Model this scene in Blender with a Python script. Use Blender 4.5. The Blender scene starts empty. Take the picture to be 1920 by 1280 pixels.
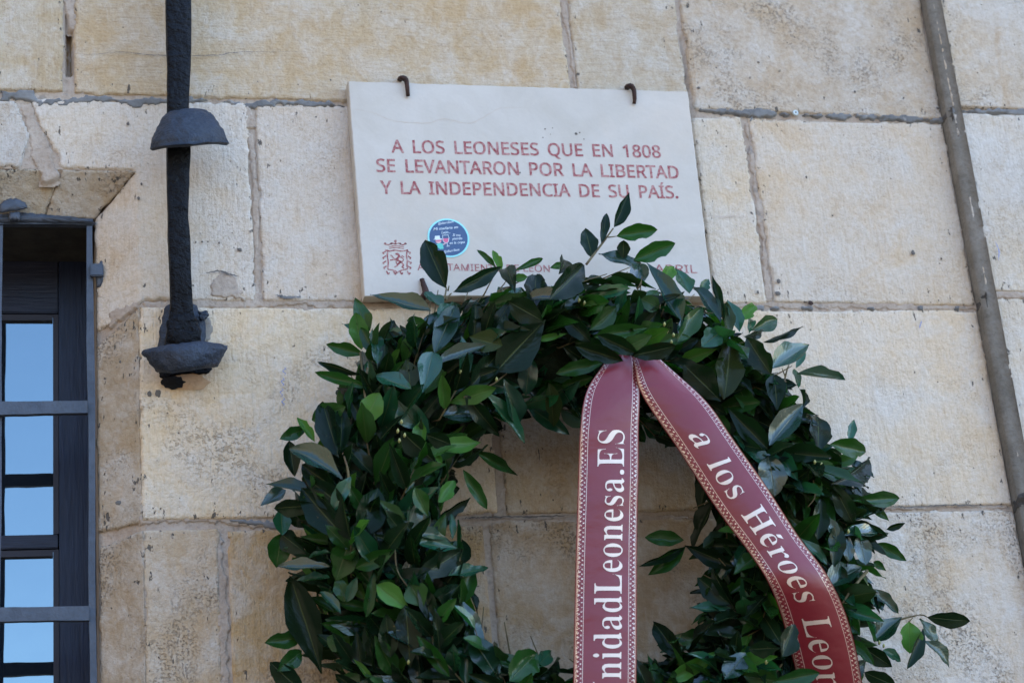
import bpy, bmesh, math, random, json
import numpy as np
from mathutils import Vector, Matrix
random.seed(7)
# ------------------------------------------------------------------ camera, world, sun, exposure
SC = bpy.context.scene
COL = SC.collection
F = 3750.0
ax = np.array([16000.0, -10.0, -F]); ax /= np.linalg.norm(ax)
az = np.array([-860.0, 9540.0, -F]); az -= az.dot(ax)*ax; az /= np.linalg.norm(az)
ay = np.cross(az, ax)
ROT = np.array([ax, ay, az])            # camera axes -> world axes
CAM = np.array([0.0, -3.65, 1.6])
cam_data = bpy.data.cameras.new('camera')
cam_data.sensor_width = 36.0
cam_data.lens = 36.0*F/1920.0
cam_data.clip_end = 2000
cam_data.clip_start = 0.05
cam_data.dof.use_dof = True
cam_data.dof.focus_distance = 3.80
cam_data.dof.aperture_fstop = 4.5
cam = bpy.data.objects.new('camera', cam_data); COL.objects.link(cam)
M4 = Matrix([[ROT[i][j] for j in range(3)]+[CAM[i]] for i in range(3)]+[[0,0,0,1]])
cam.matrix_world = M4
SC.camera = cam

SUN_EL, SUN_AZ = math.radians(44), math.radians(14)     # sun stands to the right and behind the wall's plane
world = bpy.data.worlds.new('World'); SC.world = world; world.use_nodes = True
wn = world.node_tree
sky = wn.nodes.new('ShaderNodeTexSky'); sky.sky_type = 'NISHITA'; sky.sun_disc = False
sky.sun_elevation = SUN_EL; sky.sun_rotation = math.radians(90)-SUN_AZ
sky.air_density = 1.0; sky.dust_density = 0.25; sky.ozone_density = 2.5
wn.links.new(sky.outputs[0], wn.nodes['Background'].inputs[0])
wn.nodes['Background'].inputs[1].default_value = 0.12
sun_data = bpy.data.lights.new('sun', 'SUN'); sun_data.energy = 4.0; sun_data.angle = math.radians(0.5)
sun_data.color = (1.0, 0.93, 0.82)
sun = bpy.data.objects.new('sun', sun_data); COL.objects.link(sun)
sdir = Vector((math.cos(SUN_EL)*math.cos(SUN_AZ), math.cos(SUN_EL)*math.sin(SUN_AZ), math.sin(SUN_EL)))
sun.rotation_euler = sdir.to_track_quat('Z', 'Y').to_euler()
sun.location = (6, 4, 14)
SC.view_settings.view_transform = 'Standard'; SC.view_settings.look = 'None'
SC.view_settings.gamma = 1.0; SC.view_settings.use_curve_mapping = False
SC.view_settings.exposure = 2.83

# ------------------------------------------------------------------ helpers
def at(px, py, y):
    """point at depth y that the photo shows at pixel (px, py) of 1920x1280"""
    d = ROT @ np.array([px-960.0, 640.0-py, -F])
    return CAM + d*(y-CAM[1])/d[1]
def proj(p):
    v = ROT.T @ (np.asarray(p, float)-CAM)
    return 960-F*v[0]/v[2], 640+F*v[1]/v[2]

def tag(o, label=None, cat=None, group=None, kind=None):
    if label: o['label'] = label
    if cat: o['category'] = cat
    if group: o['group'] = group
    if kind: o['kind'] = kind
    return o
def empty(name, loc):
    o = bpy.data.objects.new(name, None); o.empty_display_size = 0.1
    o.location = loc; COL.objects.link(o); return o
def link(name, me, mat=None, parent=None, smooth=False, color=None):
    o = bpy.data.objects.new(name, me); COL.objects.link(o)
    if mat and not me.materials: me.materials.append(mat)
    if smooth: me.polygons.foreach_set('use_smooth', [True]*len(me.polygons))
    if parent is not None:
        o.parent = parent
        o.matrix_parent_inverse = Matrix.Translation(-parent.location) if parent.type == 'EMPTY' and parent.parent is None else Matrix.Identity(4)
    if color: o.color = color
    return o
def mesh(name, verts, faces):
    me = bpy.data.meshes.new(name)
    me.from_pydata([tuple(map(float, v)) for v in verts], [], faces); me.update(); return me
def grid_mesh(name, P, mask=None, attr=None):
    """P: (n, m, 3) grid of points; mask: (n-1, m-1) cells kept"""
    n, m = P.shape[:2]
    if mask is None: mask = np.ones((n-1, m-1), bool)
    ii, jj = np.nonzero(mask)
    a = ii*m+jj
    q = np.stack([a, a+1, a+m+1, a+m], 1)
    used, inv = np.unique(q, return_inverse=True)
    V = P.reshape(-1, 3)[used]; q = inv.reshape(-1, 4)
    me = bpy.data.meshes.new(name)
    me.vertices.add(len(V)); me.vertices.foreach_set('co', V.astype(np.float32).ravel())
    me.loops.add(q.size); me.loops.foreach_set('vertex_index', q.astype(np.int32).ravel())
    me.polygons.add(len(q)); me.polygons.foreach_set('loop_start', np.arange(0, q.size, 4, dtype=np.int32))
    me.update(calc_edges=True); me.validate()
    if attr is not None:
        for k, A in attr.items():
            at_ = me.attributes.new(k, 'FLOAT', 'POINT')
            at_.data.foreach_set('value', A.reshape(-1)[used].astype(np.float32))
    me.polygons.foreach_set('use_smooth', [True]*len(me.polygons))
    return me
def hash2(i, j, s):
    v = np.sin(i*127.1+j*311.7+s*74.7)*43758.5453
    return v-np.floor(v)
def noise(x, y, s=0):
    i, j = np.floor(x), np.floor(y); u, v = x-i, y-j
    u = u*u*(3-2*u); v = v*v*(3-2*v)
    return ((hash2(i, j, s)*(1-u)+hash2(i+1, j, s)*u)*(1-v)+(hash2(i, j+1, s)*(1-u)+hash2(i+1, j+1, s)*u)*v)*2-1
def fbm(x, y, s=0, o=3):
    r = 0; a = 1
    for k in range(o):
        r = r+a*noise(x*2**k+k*7.3, y*2**k-k*3.1, s+k); a *= .5
    return r/1.75
def sdf(poly, x, y):
    """signed distance to a polygon, positive inside"""
    d = np.full(x.shape, 1e9); ins = np.zeros(x.shape, bool)
    n = len(poly)
    for k in range(n):
        (x0, y0), (x1, y1) = poly[k], poly[(k+1) % n]
        ex, ey = x1-x0, y1-y0
        t = np.clip(((x-x0)*ex+(y-y0)*ey)/(ex*ex+ey*ey+1e-12), 0, 1)
        d = np.minimum(d, np.hypot(x-x0-t*ex, y-y0-t*ey))
        c = ((y0 > y) != (y1 > y)) & (x < (x1-x0)*(y-y0)/(y1-y0+1e-12)+x0)
        ins ^= c
    return np.where(ins, d, -d)
def box(bm, x0, x1, y0, y1, z0, z1):
    vs = [bm.verts.new(p) for p in [(x0,y0,z0),(x1,y0,z0),(x1,y1,z0),(x0,y1,z0),(x0,y0,z1),(x1,y0,z1),(x1,y1,z1),(x0,y1,z1)]]
    for f in [(0,3,2,1),(4,5,6,7),(0,1,5,4),(1,2,6,5),(2,3,7,6),(3,0,4,7)]:
        bm.faces.new([vs[i] for i in f])
def bm_obj(name, bm, mat, parent=None, bevel=0, **kw):
    if bevel: bmesh.ops.bevel(bm, geom=bm.edges[:], offset=bevel, segments=2, affect='EDGES')
    me = bpy.data.meshes.new(name); bm.to_mesh(me); bm.free()
    return link(name, me, mat, parent, **kw)
def catmull(P, n):
    P = np.asarray(P, float); out = []
    Q = np.vstack([2*P[0]-P[1], P, 2*P[-1]-P[-2]])
    segs = len(P)-1
    for t in np.linspace(0, segs, n):
        k = min(int(t), segs-1); u = t-k
        a, b, c, d = Q[k:k+4]
        out.append(.5*((2*b)+(-a+c)*u+(2*a-5*b+4*c-d)*u*u+(-a+3*b-3*c+d)*u**3))
    return np.array(out)
def tube(path, radii, n=8, flat=1.0, seed=0, lump=0.0):
    """closed lumpy tube along a path"""
    path = np.asarray(path, float); m = len(path)
    verts = []; faces = []
    rs = np.random.RandomState(seed)
    ref = np.array([1.0, 0.0, 0.0])
    for i in range(m):
        t = path[min(i+1, m-1)]-path[max(i-1, 0)]; t /= np.linalg.norm(t)
        u = ref-t*ref.dot(t)
        if np.linalg.norm(u) < .1: u = np.array([0, 0, 1.0])-t*t[2]
        u /= np.linalg.norm(u); v = np.cross(t, u)
        for k in range(n):
            a = 2*math.pi*k/n
            r = radii[i]*(1+lump*(rs.rand()-.5))
            verts.append(path[i]+u*math.cos(a)*r+v*math.sin(a)*r*flat)
    for i in range(m-1):
        for k in range(n):
            faces.append((i*n+k, i*n+(k+1) % n, (i+1)*n+(k+1) % n, (i+1)*n+k))
    faces.append(tuple(range(n))[::-1]); faces.append(tuple((m-1)*n+k for k in range(n)))
    return verts, faces
def strip(points, width, normal, seed=1, jit=.4):
    """thin flat line following points"""
    P = np.asarray(points, float); n = len(P); V = []; rs = np.random.RandomState(seed)
    for i in range(n):
        t = P[min(i+1, n-1)]-P[max(i-1, 0)]; t /= np.linalg.norm(t)
        s = np.cross(t, normal)
        w = width*(1+jit*(rs.rand()-.5)) if np.isscalar(width) else width[i]
        V += [P[i]-s*w/2, P[i]+s*w/2]
    return V, [(2*i, 2*i+1, 2*i+3, 2*i+2) for i in range(n-1)]
class Acc:
    def __init__(s): s.v = []; s.f = []
    def add(s, v, f):
        b = len(s.v); s.v += [tuple(map(float, p)) for p in v]; s.f += [tuple(b+i for i in q) for q in f]
    def build(s, name, mat, parent=None, smooth=False, **kw):
        return link(name, mesh(name, s.v, s.f), mat, parent, smooth, **kw)

# ------------------------------------------------------------------ materials
def newmat(name):
    m = bpy.data.materials.new(name); m.use_nodes = True
    nt = m.node_tree; b = nt.nodes['Principled BSDF']
    return m, nt, b
def N(nt, t, **kw):
    n = nt.nodes.new(t)
    for k, v in kw.items():
        if k == 'ins':
            for i, x in v.items(): n.inputs[i].default_value = x
        else: setattr(n, k, v)
    return n
def L(nt, a, b): nt.links.new(a, b)
def pos(nt, scale=(1,1,1), rot=(0,0,0)):
    g = N(nt, 'ShaderNodeNewGeometry'); m = N(nt, 'ShaderNodeMapping')
    m.inputs['Scale'].default_value = scale; m.inputs['Rotation'].default_value = rot
    L(nt, g.outputs['Position'], m.inputs['Vector']); return m.outputs[0]
def tex(nt, vec, scale, detail=4, rough=.55, dist=0.0):
    n = N(nt, 'ShaderNodeTexNoise'); n.inputs['Scale'].default_value = scale
    n.inputs['Detail'].default_value = detail; n.inputs['Roughness'].default_value = rough
    n.inputs['Distortion'].default_value = dist
    L(nt, vec, n.inputs['Vector']); return n.outputs['Fac']
def ramp(nt, fac, lo, hi, a=0.0, b=1.0):
    n = N(nt, 'ShaderNodeMapRange'); n.inputs[1].default_value = lo; n.inputs[2].default_value = hi
    n.inputs[3].default_value = a; n.inputs[4].default_value = b
    L(nt, fac, n.inputs[0]); return n.outputs[0]
def mixc(nt, fac, a, b, mode='MIX'):
    n = N(nt, 'ShaderNodeMix', data_type='RGBA', blend_type=mode)
    for s, i in ((fac, 0), (a, 6), (b, 7)):
        if hasattr(s, 'node'): L(nt, s, n.inputs[i])
        else: n.inputs[i].default_value = s if i == 0 else (*s, 1) if len(s) == 3 else s
    return n.outputs[2]
def mth(nt, op, a, b=0.0):
    n = N(nt, 'ShaderNodeMath', operation=op)
    for s, i in ((a, 0), (b, 1)):
        if hasattr(s, 'node'): L(nt, s, n.inputs[i])
        else: n.inputs[i].default_value = s
    return n.outputs[0]
def bump(nt, h, dist, strength=1.0, prev=None):
    n = N(nt, 'ShaderNodeBump'); n.inputs['Distance'].default_value = dist; n.inputs['Strength'].default_value = strength
    L(nt, h, n.inputs['Height'])
    if prev is not None: L(nt, prev, n.inputs['Normal'])
    return n.outputs[0]

def stone_mat(name, warm=(1.0,.91,.78), stain=.5, pits=.5, tool='none', brown=(.20,.13,.07), stain_col=(.42,.25,.10)):
    m, nt, b = newmat(name)
    oi = N(nt, 'ShaderNodeObjectInfo'); P = pos(nt)
    c = mixc(nt, 1.0, oi.outputs['Color'], (1.03,.97,.935), 'MULTIPLY')
    big = tex(nt, P, 2.7, 4, .6)
    c = mixc(nt, ramp(nt, big, .40, .62, 0, .95), c, mixc(nt, 1.0, c, (*warm,), 'MULTIPLY'))
    mid = tex(nt, P, 11, 5, .62, .6)
    c = mixc(nt, ramp(nt, mid, .42, .68, 0, .42), c, (.64,.615,.575))
    # soft stains and rusty runs with a shape of their own
    Ps = pos(nt, (5.5, 1, 1.6))
    st = tex(nt, Ps, 2.3, 5, .6, 1.2)
    c = mixc(nt, ramp(nt, st, .57, .76, 0, stain), c, stain_col)
    fine = tex(nt, P, 85, 4, .65)
    c = mixc(nt, ramp(nt, fine, .35, .7, 0, .36), c, mixc(nt, 1.0, c, (.62,.56,.48), 'MULTIPLY'))
    blo = tex(nt, pos(nt, (1.3, 1, .8)), 21, 5, .7, 1.6)
    c = mixc(nt, ramp(nt, blo, .52, .70, 0, .38), c, mixc(nt, 1.0, c, (.80,.70,.56), 'MULTIPLY'))
    c = mixc(nt, ramp(nt, blo, .50, .30, 0, .22), c, (.60,.57,.54))
    grn = tex(nt, P, 260, 2, .6)
    c = mixc(nt, ramp(nt, grn, .35, .75, 0, .32), c, mixc(nt, 1.0, c, (.66,.60,.52), 'MULTIPLY'))
    # fine scratches / streaks
    if tool == 'diag': Pt = pos(nt, (1, 1, 8), (0, math.radians(-28), 0)); ts = 22
    elif tool == 'vert': Pt = pos(nt, (6, 1, .6)); ts = 26
    else: Pt = pos(nt, (1, 1, 1)); ts = 40
    tk = tex(nt, Pt, ts, 4, .6)
    c = mixc(nt, ramp(nt, tk, .55, .72, 0, .25), c, mixc(nt, 1.0, c, (.55,.48,.40), 'MULTIPLY'))
    # brown pitting in clustered patches
    cl = tex(nt, P, 6.5, 3, .6)
    pt = tex(nt, P, 190, 3, .6)
    pm = mth(nt, 'MULTIPLY', ramp(nt, cl, .46, .66), ramp(nt, pt, .52, .62))
    pm = mth(nt, 'MULTIPLY', pm, pits)
    c = mixc(nt, pm, c, brown)
    # dark specks, more of them near the arrises
    ed = N(nt, 'ShaderNodeAttribute', attribute_name='edge')
    e = ramp(nt, ed.outputs['Fac'], .0, .055, 1, 0)
    Pk = pos(nt, (1, 1, .45))
    sk = tex(nt, Pk, 75, 3, .7)
    lim = mth(nt, 'ADD', mth(nt, 'MULTIPLY', e, .085), .0)
    spk = ramp(nt, mth(nt, 'ADD', sk, lim), .70, .73)
    c = mixc(nt, mth(nt, 'MULTIPLY', spk, .85), c, (.06,.055,.05))
    dots = N(nt, 'ShaderNodeTexVoronoi'); dots.inputs['Scale'].default_value = 26; dots.inputs['Randomness'].default_value = 1
    L(nt, P, dots.inputs['Vector'])
    dd = mth(nt, 'MULTIPLY', ramp(nt, dots.outputs['Distance'], .035, .06, 1, 0), ramp(nt, cl, .45, .55))
    c = mixc(nt, mth(nt, 'MULTIPLY', dd, .8), c, (.07,.05,.04))
    L(nt, c, b.inputs['Base Color']); b.inputs['Roughness'].default_value = .9
    b.inputs['Specular IOR Level'].default_value = .25
    h1 = bump(nt, mid, .006, .6)
    h2 = bump(nt, mth(nt, 'SUBTRACT', fine, mth(nt, 'MULTIPLY', mth(nt, 'ADD', pm, spk), .8)), .0038, 1.0, h1)
    h3 = bump(nt, tk, .0022, 1.0, bump(nt, grn, .0009, 1.0, h2))
    L(nt, h3, b.inputs['Normal'])
    return m
M = {}
M['stone_tool'] = stone_mat('limestone_tooled', stain=.28, pits=.15, tool='diag')
M['stone_plain'] = stone_mat('limestone_plain', stain=.22, pits=.22, tool='vert')
M['stone_pit'] = stone_mat('limestone_pitted', stain=.25, pits=.55, tool='vert', brown=(.26,.17,.09))
M['stone_rough'] = stone_mat('limestone_rough', stain=.45, pits=.65, tool='none', brown=(.16,.12,.08))
M['stone_orange'] = stone_mat('limestone_orange', stain=.7, pits=.5, tool='vert', brown=(.13,.09,.06), stain_col=(.46,.25,.09))

def rough_mat(name, c1, c2, scale, bdist, rough=.9, spec=.2, s2=120, spots=None):
    m, nt, b = newmat(name); P = pos(nt)
    f = tex(nt, P, scale, 5, .65); g = tex(nt, P, s2, 3, .6)
    c = mixc(nt, ramp(nt, f, .32, .68), c1, c2)
    c = mixc(nt, ramp(nt, g, .5, .75, 0, .45), c, mixc(nt, 1.0, c, (.45,.42,.4), 'MULTIPLY'))
    if spots: c = mixc(nt, ramp(nt, tex(nt, P, 34, 3), .62, .7, 0, .6), c, spots)
    L(nt, c, b.inputs['Base Color']); b.inputs['Roughness'].default_value = rough; b.inputs['Specular IOR Level'].default_value = spec
    L(nt, bump(nt, g, bdist*.4, 1, bump(nt, f, bdist, 1)), b.inputs['Normal'])
    return m
M['mortar'] = rough_mat('lime_mortar', (.33,.25,.185), (.45,.37,.295), 14, .006, spots=(.20,.17,.145))
M['cement'] = rough_mat('grey_cement', (.125,.12,.115), (.215,.21,.20), 22, .002, spots=(.36,.33,.29))
M['cement_brown'] = rough_mat('brown_cement', (.19,.165,.135), (.30,.26,.21), 18, .005, spots=(.33,.30,.25))
M['cheek'] = rough_mat('shaded_brown_render', (.15,.135,.11), (.24,.215,.18), 16, .004, spots=(.15,.13,.11))  # brown cement render, colour darkened too for the shaded cheek
M['soffit'] = rough_mat('dark_soffit', (.030,.028,.024), (.065,.06,.05), 12, .003)
M['cement_dark'] = rough_mat('dark_cement', (.055,.05,.045), (.12,.11,.10), 40, .004)
M['blocker'] = rough_mat('blocker_stone', (.16,.14,.11), (.22,.19,.15), 2, .004)
M['deep'] = rough_mat('dark_gap', (.006,.006,.006), (.014,.012,.011), 30, .004)
M['iron'] = rough_mat('painted_iron', (.0018,.0022,.0036), (.0045,.0055,.008), 34, .016, rough=.5, spec=.16, s2=80)
M['iron_cap'] = rough_mat('slate_iron_skylit', (.014,.020,.032), (.026,.035,.052), 36, .008, rough=.55, spec=.35, s2=100)  # slate iron, lightened: skylight on the saddle plates put into the colour
M['grille'] = rough_mat('grey_grille_paint', (.028,.036,.052), (.058,.070,.092), 24, .002, rough=.5, spec=.5)
M['rust'] = rough_mat('rusty_iron', (.022,.013,.011), (.065,.032,.022), 60, .002, rough=.75)
M['rust_stain'] = rough_mat('rust_stain', (.42,.24,.12), (.48,.32,.18), 40, .001)
M['wood'] = None
m, nt, b = newmat('weathered_painted_wood'); P = pos(nt, (9, 1, .7)); f = tex(nt, P, 16, 5, .6, .4)
c = mixc(nt, ramp(nt, f, .3, .7), (.006,.010,.026), (.016,.024,.052)); L(nt, c, b.inputs['Base Color']); b.inputs['Roughness'].default_value = .45
L(nt, bump(nt, f, .0015, 1), b.inputs['Normal']); b.inputs['Specular IOR Level'].default_value = .28; M['wood'] = m
m, nt, b = newmat('weathered_painted_rail'); P = pos(nt, (.7, 1, 9)); f = tex(nt, P, 16, 5, .6, .4)
c = mixc(nt, ramp(nt, f, .3, .7), (.010,.012,.024), (.024,.028,.048)); L(nt, c, b.inputs['Base Color']); b.inputs['Roughness'].default_value = .45
L(nt, bump(nt, f, .0015, 1), b.inputs['Normal']); b.inputs['Specular IOR Level'].default_value = .28; M['rail'] = m
m, nt, b = newmat('dark_putty'); b.inputs['Base Color'].default_value = (.016,.013,.02,1); b.inputs['Roughness'].default_value = .6; M['putty'] = m
m, nt, b = newmat('window_glass'); b.inputs['Base Color'].default_value = (.012,.016,.022,1)
b.inputs['Roughness'].default_value = .015; b.inputs['Specular Tint'].default_value = (.70,.90,1.0,1); b.inputs['IOR'].default_value = 2.6; b.inputs['Specular IOR Level'].default_value = .5
P = pos(nt); L(nt, bump(nt, tex(nt, P, 6, 2), .0006, 1), b.inputs['Normal']); M['glass'] = m
# polished cream limestone of the plaque
m, nt, b = newmat('plaque_stone'); P = pos(nt)
f = tex(nt, P, 7, 5, .62, .8); g = tex(nt, P, 70, 3, .6)
c = mixc(nt, ramp(nt, f, .35, .7), (.53,.475,.405), (.465,.41,.335))
c = mixc(nt, ramp(nt, tex(nt, P, 3.4, 4, .6), .5, .72, 0, .45), c, (.60,.48,.36))
c = mixc(nt, ramp(nt, g, .45, .75, 0, .14), c, (.40,.36,.32))
L(nt, c, b.inputs['Base Color']); b.inputs['Roughness'].default_value = .55
L(nt, bump(nt, g, .0006, .8), b.inputs['Normal']); M['plaque'] = m
m, nt, b = newmat('faded_red_paint'); P = pos(nt); g = tex(nt, P, 160, 3, .6)
c = mixc(nt, ramp(nt, g, .38, .66, 0, .85), (.25,.045,.052), (.47,.28,.25)); L(nt, c, b.inputs['Base Color']); b.inputs['Roughness'].default_value = .8; M['red'] = m
def flat(name, col, rough=.6, metal=0.0):
    m, nt, b = newmat(name); P = pos(nt)
    c = mixc(nt, ramp(nt, tex(nt, P, 90, 2), .35, .7, 0, .25), col, tuple(x*.8 for x in col))
    L(nt, c, b.inputs['Base Color']); b.inputs['Roughness'].default_value = rough; b.inputs['Metallic'].default_value = metal
    return m
M['crack'] = flat('vein', (.44,.33,.25)); M['vein'] = flat('plaque_vein', (.50,.40,.31)); M['crack_dark'] = flat('dark_crack', (.10,.08,.06))
M['st_blue'] = flat('sticker_blue', (.035,.075,.17), .35); M['st_rim'] = flat('sticker_rim', (.30,.72,.72), .35)
M['st_white'] = flat('sticker_white', (.65,.72,.75), .4); M['st_pink'] = flat('sticker_pink', (.62,.12,.22), .4)
M['st_green'] = flat('sticker_green', (.10,.50,.42), .4); M['st_skin'] = flat('sticker_skin', (.62,.40,.42), .4)
M['washer'] = flat('pale_washer', (.50,.56,.55), .5); M['blue_ink'] = flat('blue_ink', (.20,.24,.42))
M['ground'] = rough_mat('paving', (.075,.066,.055), (.115,.10,.082), 3, .004)
# leaves
def leaf_mat(name, use_attr):
    m, nt, b = newmat(name)
    uv = N(nt, 'ShaderNodeUVMap'); sp = N(nt, 'ShaderNodeSeparateXYZ'); L(nt, uv.outputs[0], sp.inputs[0])
    if use_attr:
        a = N(nt, 'ShaderNodeAttribute', attribute_name='tint'); base = a.outputs['Color']
    else:
        base = N(nt, 'ShaderNodeObjectInfo').outputs['Color']
    P = pos(nt)
    bl = tex(nt, P, 38, 3, .6)
    c = mixc(nt, ramp(nt, bl, .35, .7, 0, .5), base, mixc(nt, 1.0, base, (1.5,1.25,1.1), 'MULTIPLY'))
    x = mth(nt, 'ABSOLUTE', mth(nt, 'SUBTRACT', sp.outputs[0], .5))
    rib = ramp(nt, x, .012, .032, 1, 0)
    # side veins
    vv = mth(nt, 'ADD', mth(nt, 'MULTIPLY', sp.outputs[1], 11), mth(nt, 'MULTIPLY', x, -7))
    fr = mth(nt, 'ABSOLUTE', mth(nt, 'SUBTRACT', mth(nt, 'FRACT', vv), .5))
    vein = ramp(nt, fr, .0, .10, 1, 0)
    c = mixc(nt, mth(nt, 'MULTIPLY', vein, .07), c, mixc(nt, 1.0, base, (2.6,2.2,2.0), 'MULTIPLY'))
    c = mixc(nt, mth(nt, 'MULTIPLY', rib, .75), c, mixc(nt, .5, base, (.14,.17,.06)))
    spots = mth(nt, 'MULTIPLY', ramp(nt, tex(nt, P, 130, 3, .7), .68, .72), ramp(nt, tex(nt, P, 9, 2), .5, .6))
    c = mixc(nt, mth(nt, 'MULTIPLY', spots, .8), c, (.13,.085,.03))
    g = N(nt, 'ShaderNodeNewGeometry')
    back = mixc(nt, .35, c, (.045,.075,.025))
    c = mixc(nt, g.outputs['Backfacing'], c, back)
    L(nt, c, b.inputs['Base Color'])
    b.inputs['IOR'].default_value = 1.5
    ro = mth(nt, 'ADD', ramp(nt, tex(nt, P, 14, 2), .3, .7, .10, .25), mth(nt, 'MULTIPLY', g.outputs['Backfacing'], .3))
    L(nt, ro, b.inputs['Roughness'])
    al = a.outputs['Alpha'] if use_attr else nt.nodes['Object Info'].outputs['Alpha']
    L(nt, mth(nt, 'ADD', .09, mth(nt, 'MULTIPLY', al, .75)), b.inputs['Specular IOR Level'])
    hb = mth(nt, 'ADD', mth(nt, 'MULTIPLY', vein, -.25), mth(nt, 'ADD', mth(nt, 'MULTIPLY', rib, -1.0), mth(nt, 'MULTIPLY', tex(nt, P, 60, 3), 1.3)))
    L(nt, bump(nt, hb, .0006, .8), b.inputs['Normal'])
    tr = N(nt, 'ShaderNodeBsdfTranslucent')
    L(nt, mixc(nt, 1.0, base, (1.6,2.4,.7), 'MULTIPLY'), tr.inputs[0])
    mx = N(nt, 'ShaderNodeMixShader'); mx.inputs[0].default_value = .22
    out = nt.nodes['Material Output']
    L(nt, b.outputs[0], mx.inputs[1]); L(nt, tr.outputs[0], mx.inputs[2]); L(nt, mx.outputs[0], out.inputs[0])
    return m
M['leaf'] = leaf_mat('laurel_leaf', False); M['leaf_mass'] = leaf_mat('laurel_leaf_mass', True)
M['twig'] = rough_mat('laurel_twig', (.08,.05,.03), (.14,.12,.05), 60, .001, rough=.7)
M['bud'] = flat('laurel_bud', (.30,.30,.10))
M['core'] = rough_mat('dark_core', (.008,.014,.006), (.018,.026,.010), 40, .01)  # dark tone stands for the shade deep between the leaves
# ribbon cloth: satin maroon with printed lace borders, along u (m) and across v (0..1)
m, nt, b = newmat('maroon_satin')
uv = N(nt, 'ShaderNodeUVMap'); sp = N(nt, 'ShaderNodeSeparateXYZ'); L(nt, uv.outputs[0], sp.inputs[0])
u, v = sp.outputs[0], sp.outputs[1]
e = mth(nt, 'MINIMUM', v, mth(nt, 'SUBTRACT', 1.0, v))
line = mth(nt, 'MULTIPLY', ramp(nt, mth(nt, 'ABSOLUTE', mth(nt, 'SUBTRACT', e, .138)), .003, .0055, 1, 0), .75)
edge_l = mth(nt, 'MULTIPLY', ramp(nt, mth(nt, 'ABSOLUTE', mth(nt, 'SUBTRACT', e, .022)), .004, .007, 1, 0), .6)
tri = mth(nt, 'ABSOLUTE', mth(nt, 'SUBTRACT', mth(nt, 'FRACT', mth(nt, 'MULTIPLY', u, 118)), .5))       # 0..0.5
zig = mth(nt, 'ADD', .034, mth(nt, 'MULTIPLY', tri, .11))
band = mth(nt, 'MULTIPLY', ramp(nt, mth(nt, 'SUBTRACT', e, .030), 0, .004), ramp(nt, mth(nt, 'SUBTRACT', zig, e), 0, .006))
dots = ramp(nt, mth(nt, 'ABSOLUTE', mth(nt, 'SUBTRACT', mth(nt, 'FRACT', mth(nt, 'ADD', mth(nt, 'MULTIPLY', u, 118), .5)), .5)), .30, .38)
dband = mth(nt, 'MULTIPLY', dots, ramp(nt, mth(nt, 'ABSOLUTE', mth(nt, 'SUBTRACT', e, .108)), .010, .016, 1, 0))
cut = N(nt, 'ShaderNodeTexNoise'); cut.inputs['Scale'].default_value = 1.0; cut.inputs['Detail'].default_value = 2
mp = N(nt, 'ShaderNodeMapping'); mp.inputs['Scale'].default_value = (420, 45, 1); L(nt, uv.outputs[0], mp.inputs[0]); L(nt, mp.outputs[0], cut.inputs['Vector'])
lace = mth(nt, 'MULTIPLY', mth(nt, 'MAXIMUM', band, dband), ramp(nt, cut.outputs['Fac'], .43, .53))
gold = mth(nt, 'MAXIMUM', mth(nt, 'MAXIMUM', line, edge_l), lace)
P = pos(nt)
cl = mixc(nt, ramp(nt, tex(nt, P, 9, 2), .35, .7, 0, .35), (.165,.0075,.013), (.13,.006,.010))
L(nt, mixc(nt, gold, cl, (.68,.53,.42)), b.inputs['Base Color'])
L(nt, ramp(nt, gold, 0, 1, .36, .30), b.inputs['Roughness']); L(nt, ramp(nt, gold, 0, 1, 0, .55), b.inputs['Metallic'])
b.inputs['Sheen Weight'].default_value = .12; b.inputs['Sheen Roughness'].default_value = .4; b.inputs['Sheen Tint'].default_value = (1,.7,.75,1)
wv = tex(nt, pos(nt), 900, 1); mp2 = N(nt, 'ShaderNodeMapping'); mp2.inputs['Scale'].default_value = (16, 1.3, 1); mp2.inputs['Rotation'].default_value = (0, 0, .35); L(nt, uv.outputs[0], mp2.inputs[0])
cr2 = N(nt, 'ShaderNodeTexNoise'); cr2.inputs['Scale'].default_value = 1.0; cr2.inputs['Detail'].default_value = 3; L(nt, mp2.outputs[0], cr2.inputs['Vector'])
L(nt, bump(nt, wv, .00015, .6, bump(nt, cr2.outputs['Fac'], .006, .55)), b.inputs['Normal'])
M['ribbon'] = m
M['foil'] = flat('pale_gold_foil', (.66,.50,.40), .38, .45)

# ------------------------------------------------------------------ ground
bm = bmesh.new(); box(bm, -200, 200, -300, 100, -.3, 0)
tag(bm_obj('ground', bm, M['ground']), kind='structure')

# plain building blocks added out of view to shade the square
bm = bmesh.new(); box(bm, -26, -14.2, -70, .7, 0, 15); tag(bm_obj('left_light_blocker', bm, M['blocker']), 'tall plain block added out of view to cut light from the left', 'light blocker')
bm = bmesh.new(); box(bm, -14, 60, -84, -72, 0, 12); tag(bm_obj('far_light_blocker', bm, M['blocker']), 'long low block added out of view to cut light near the horizon', 'light blocker')

# ------------------------------------------------------------------ the stone wall
CX, ZC = .182, 3.441            # outer corner of the splayed window surround
IX, IY = .100, .060             # its inner edge
SL = math.hypot(CX-IX, IY); CA, SA = (CX-IX)/SL, IY/SL
PX, PP = 1.966, .030            # pilaster edge and how far it stands out
LX = -.80                       # left outer corner of the window surround
wall = empty('stone_wall', (1.0, 0, 0))
tag(wall, 'cream limestone block wall with uneven mortar joints behind the plaque and wreath', 'wall')

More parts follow.
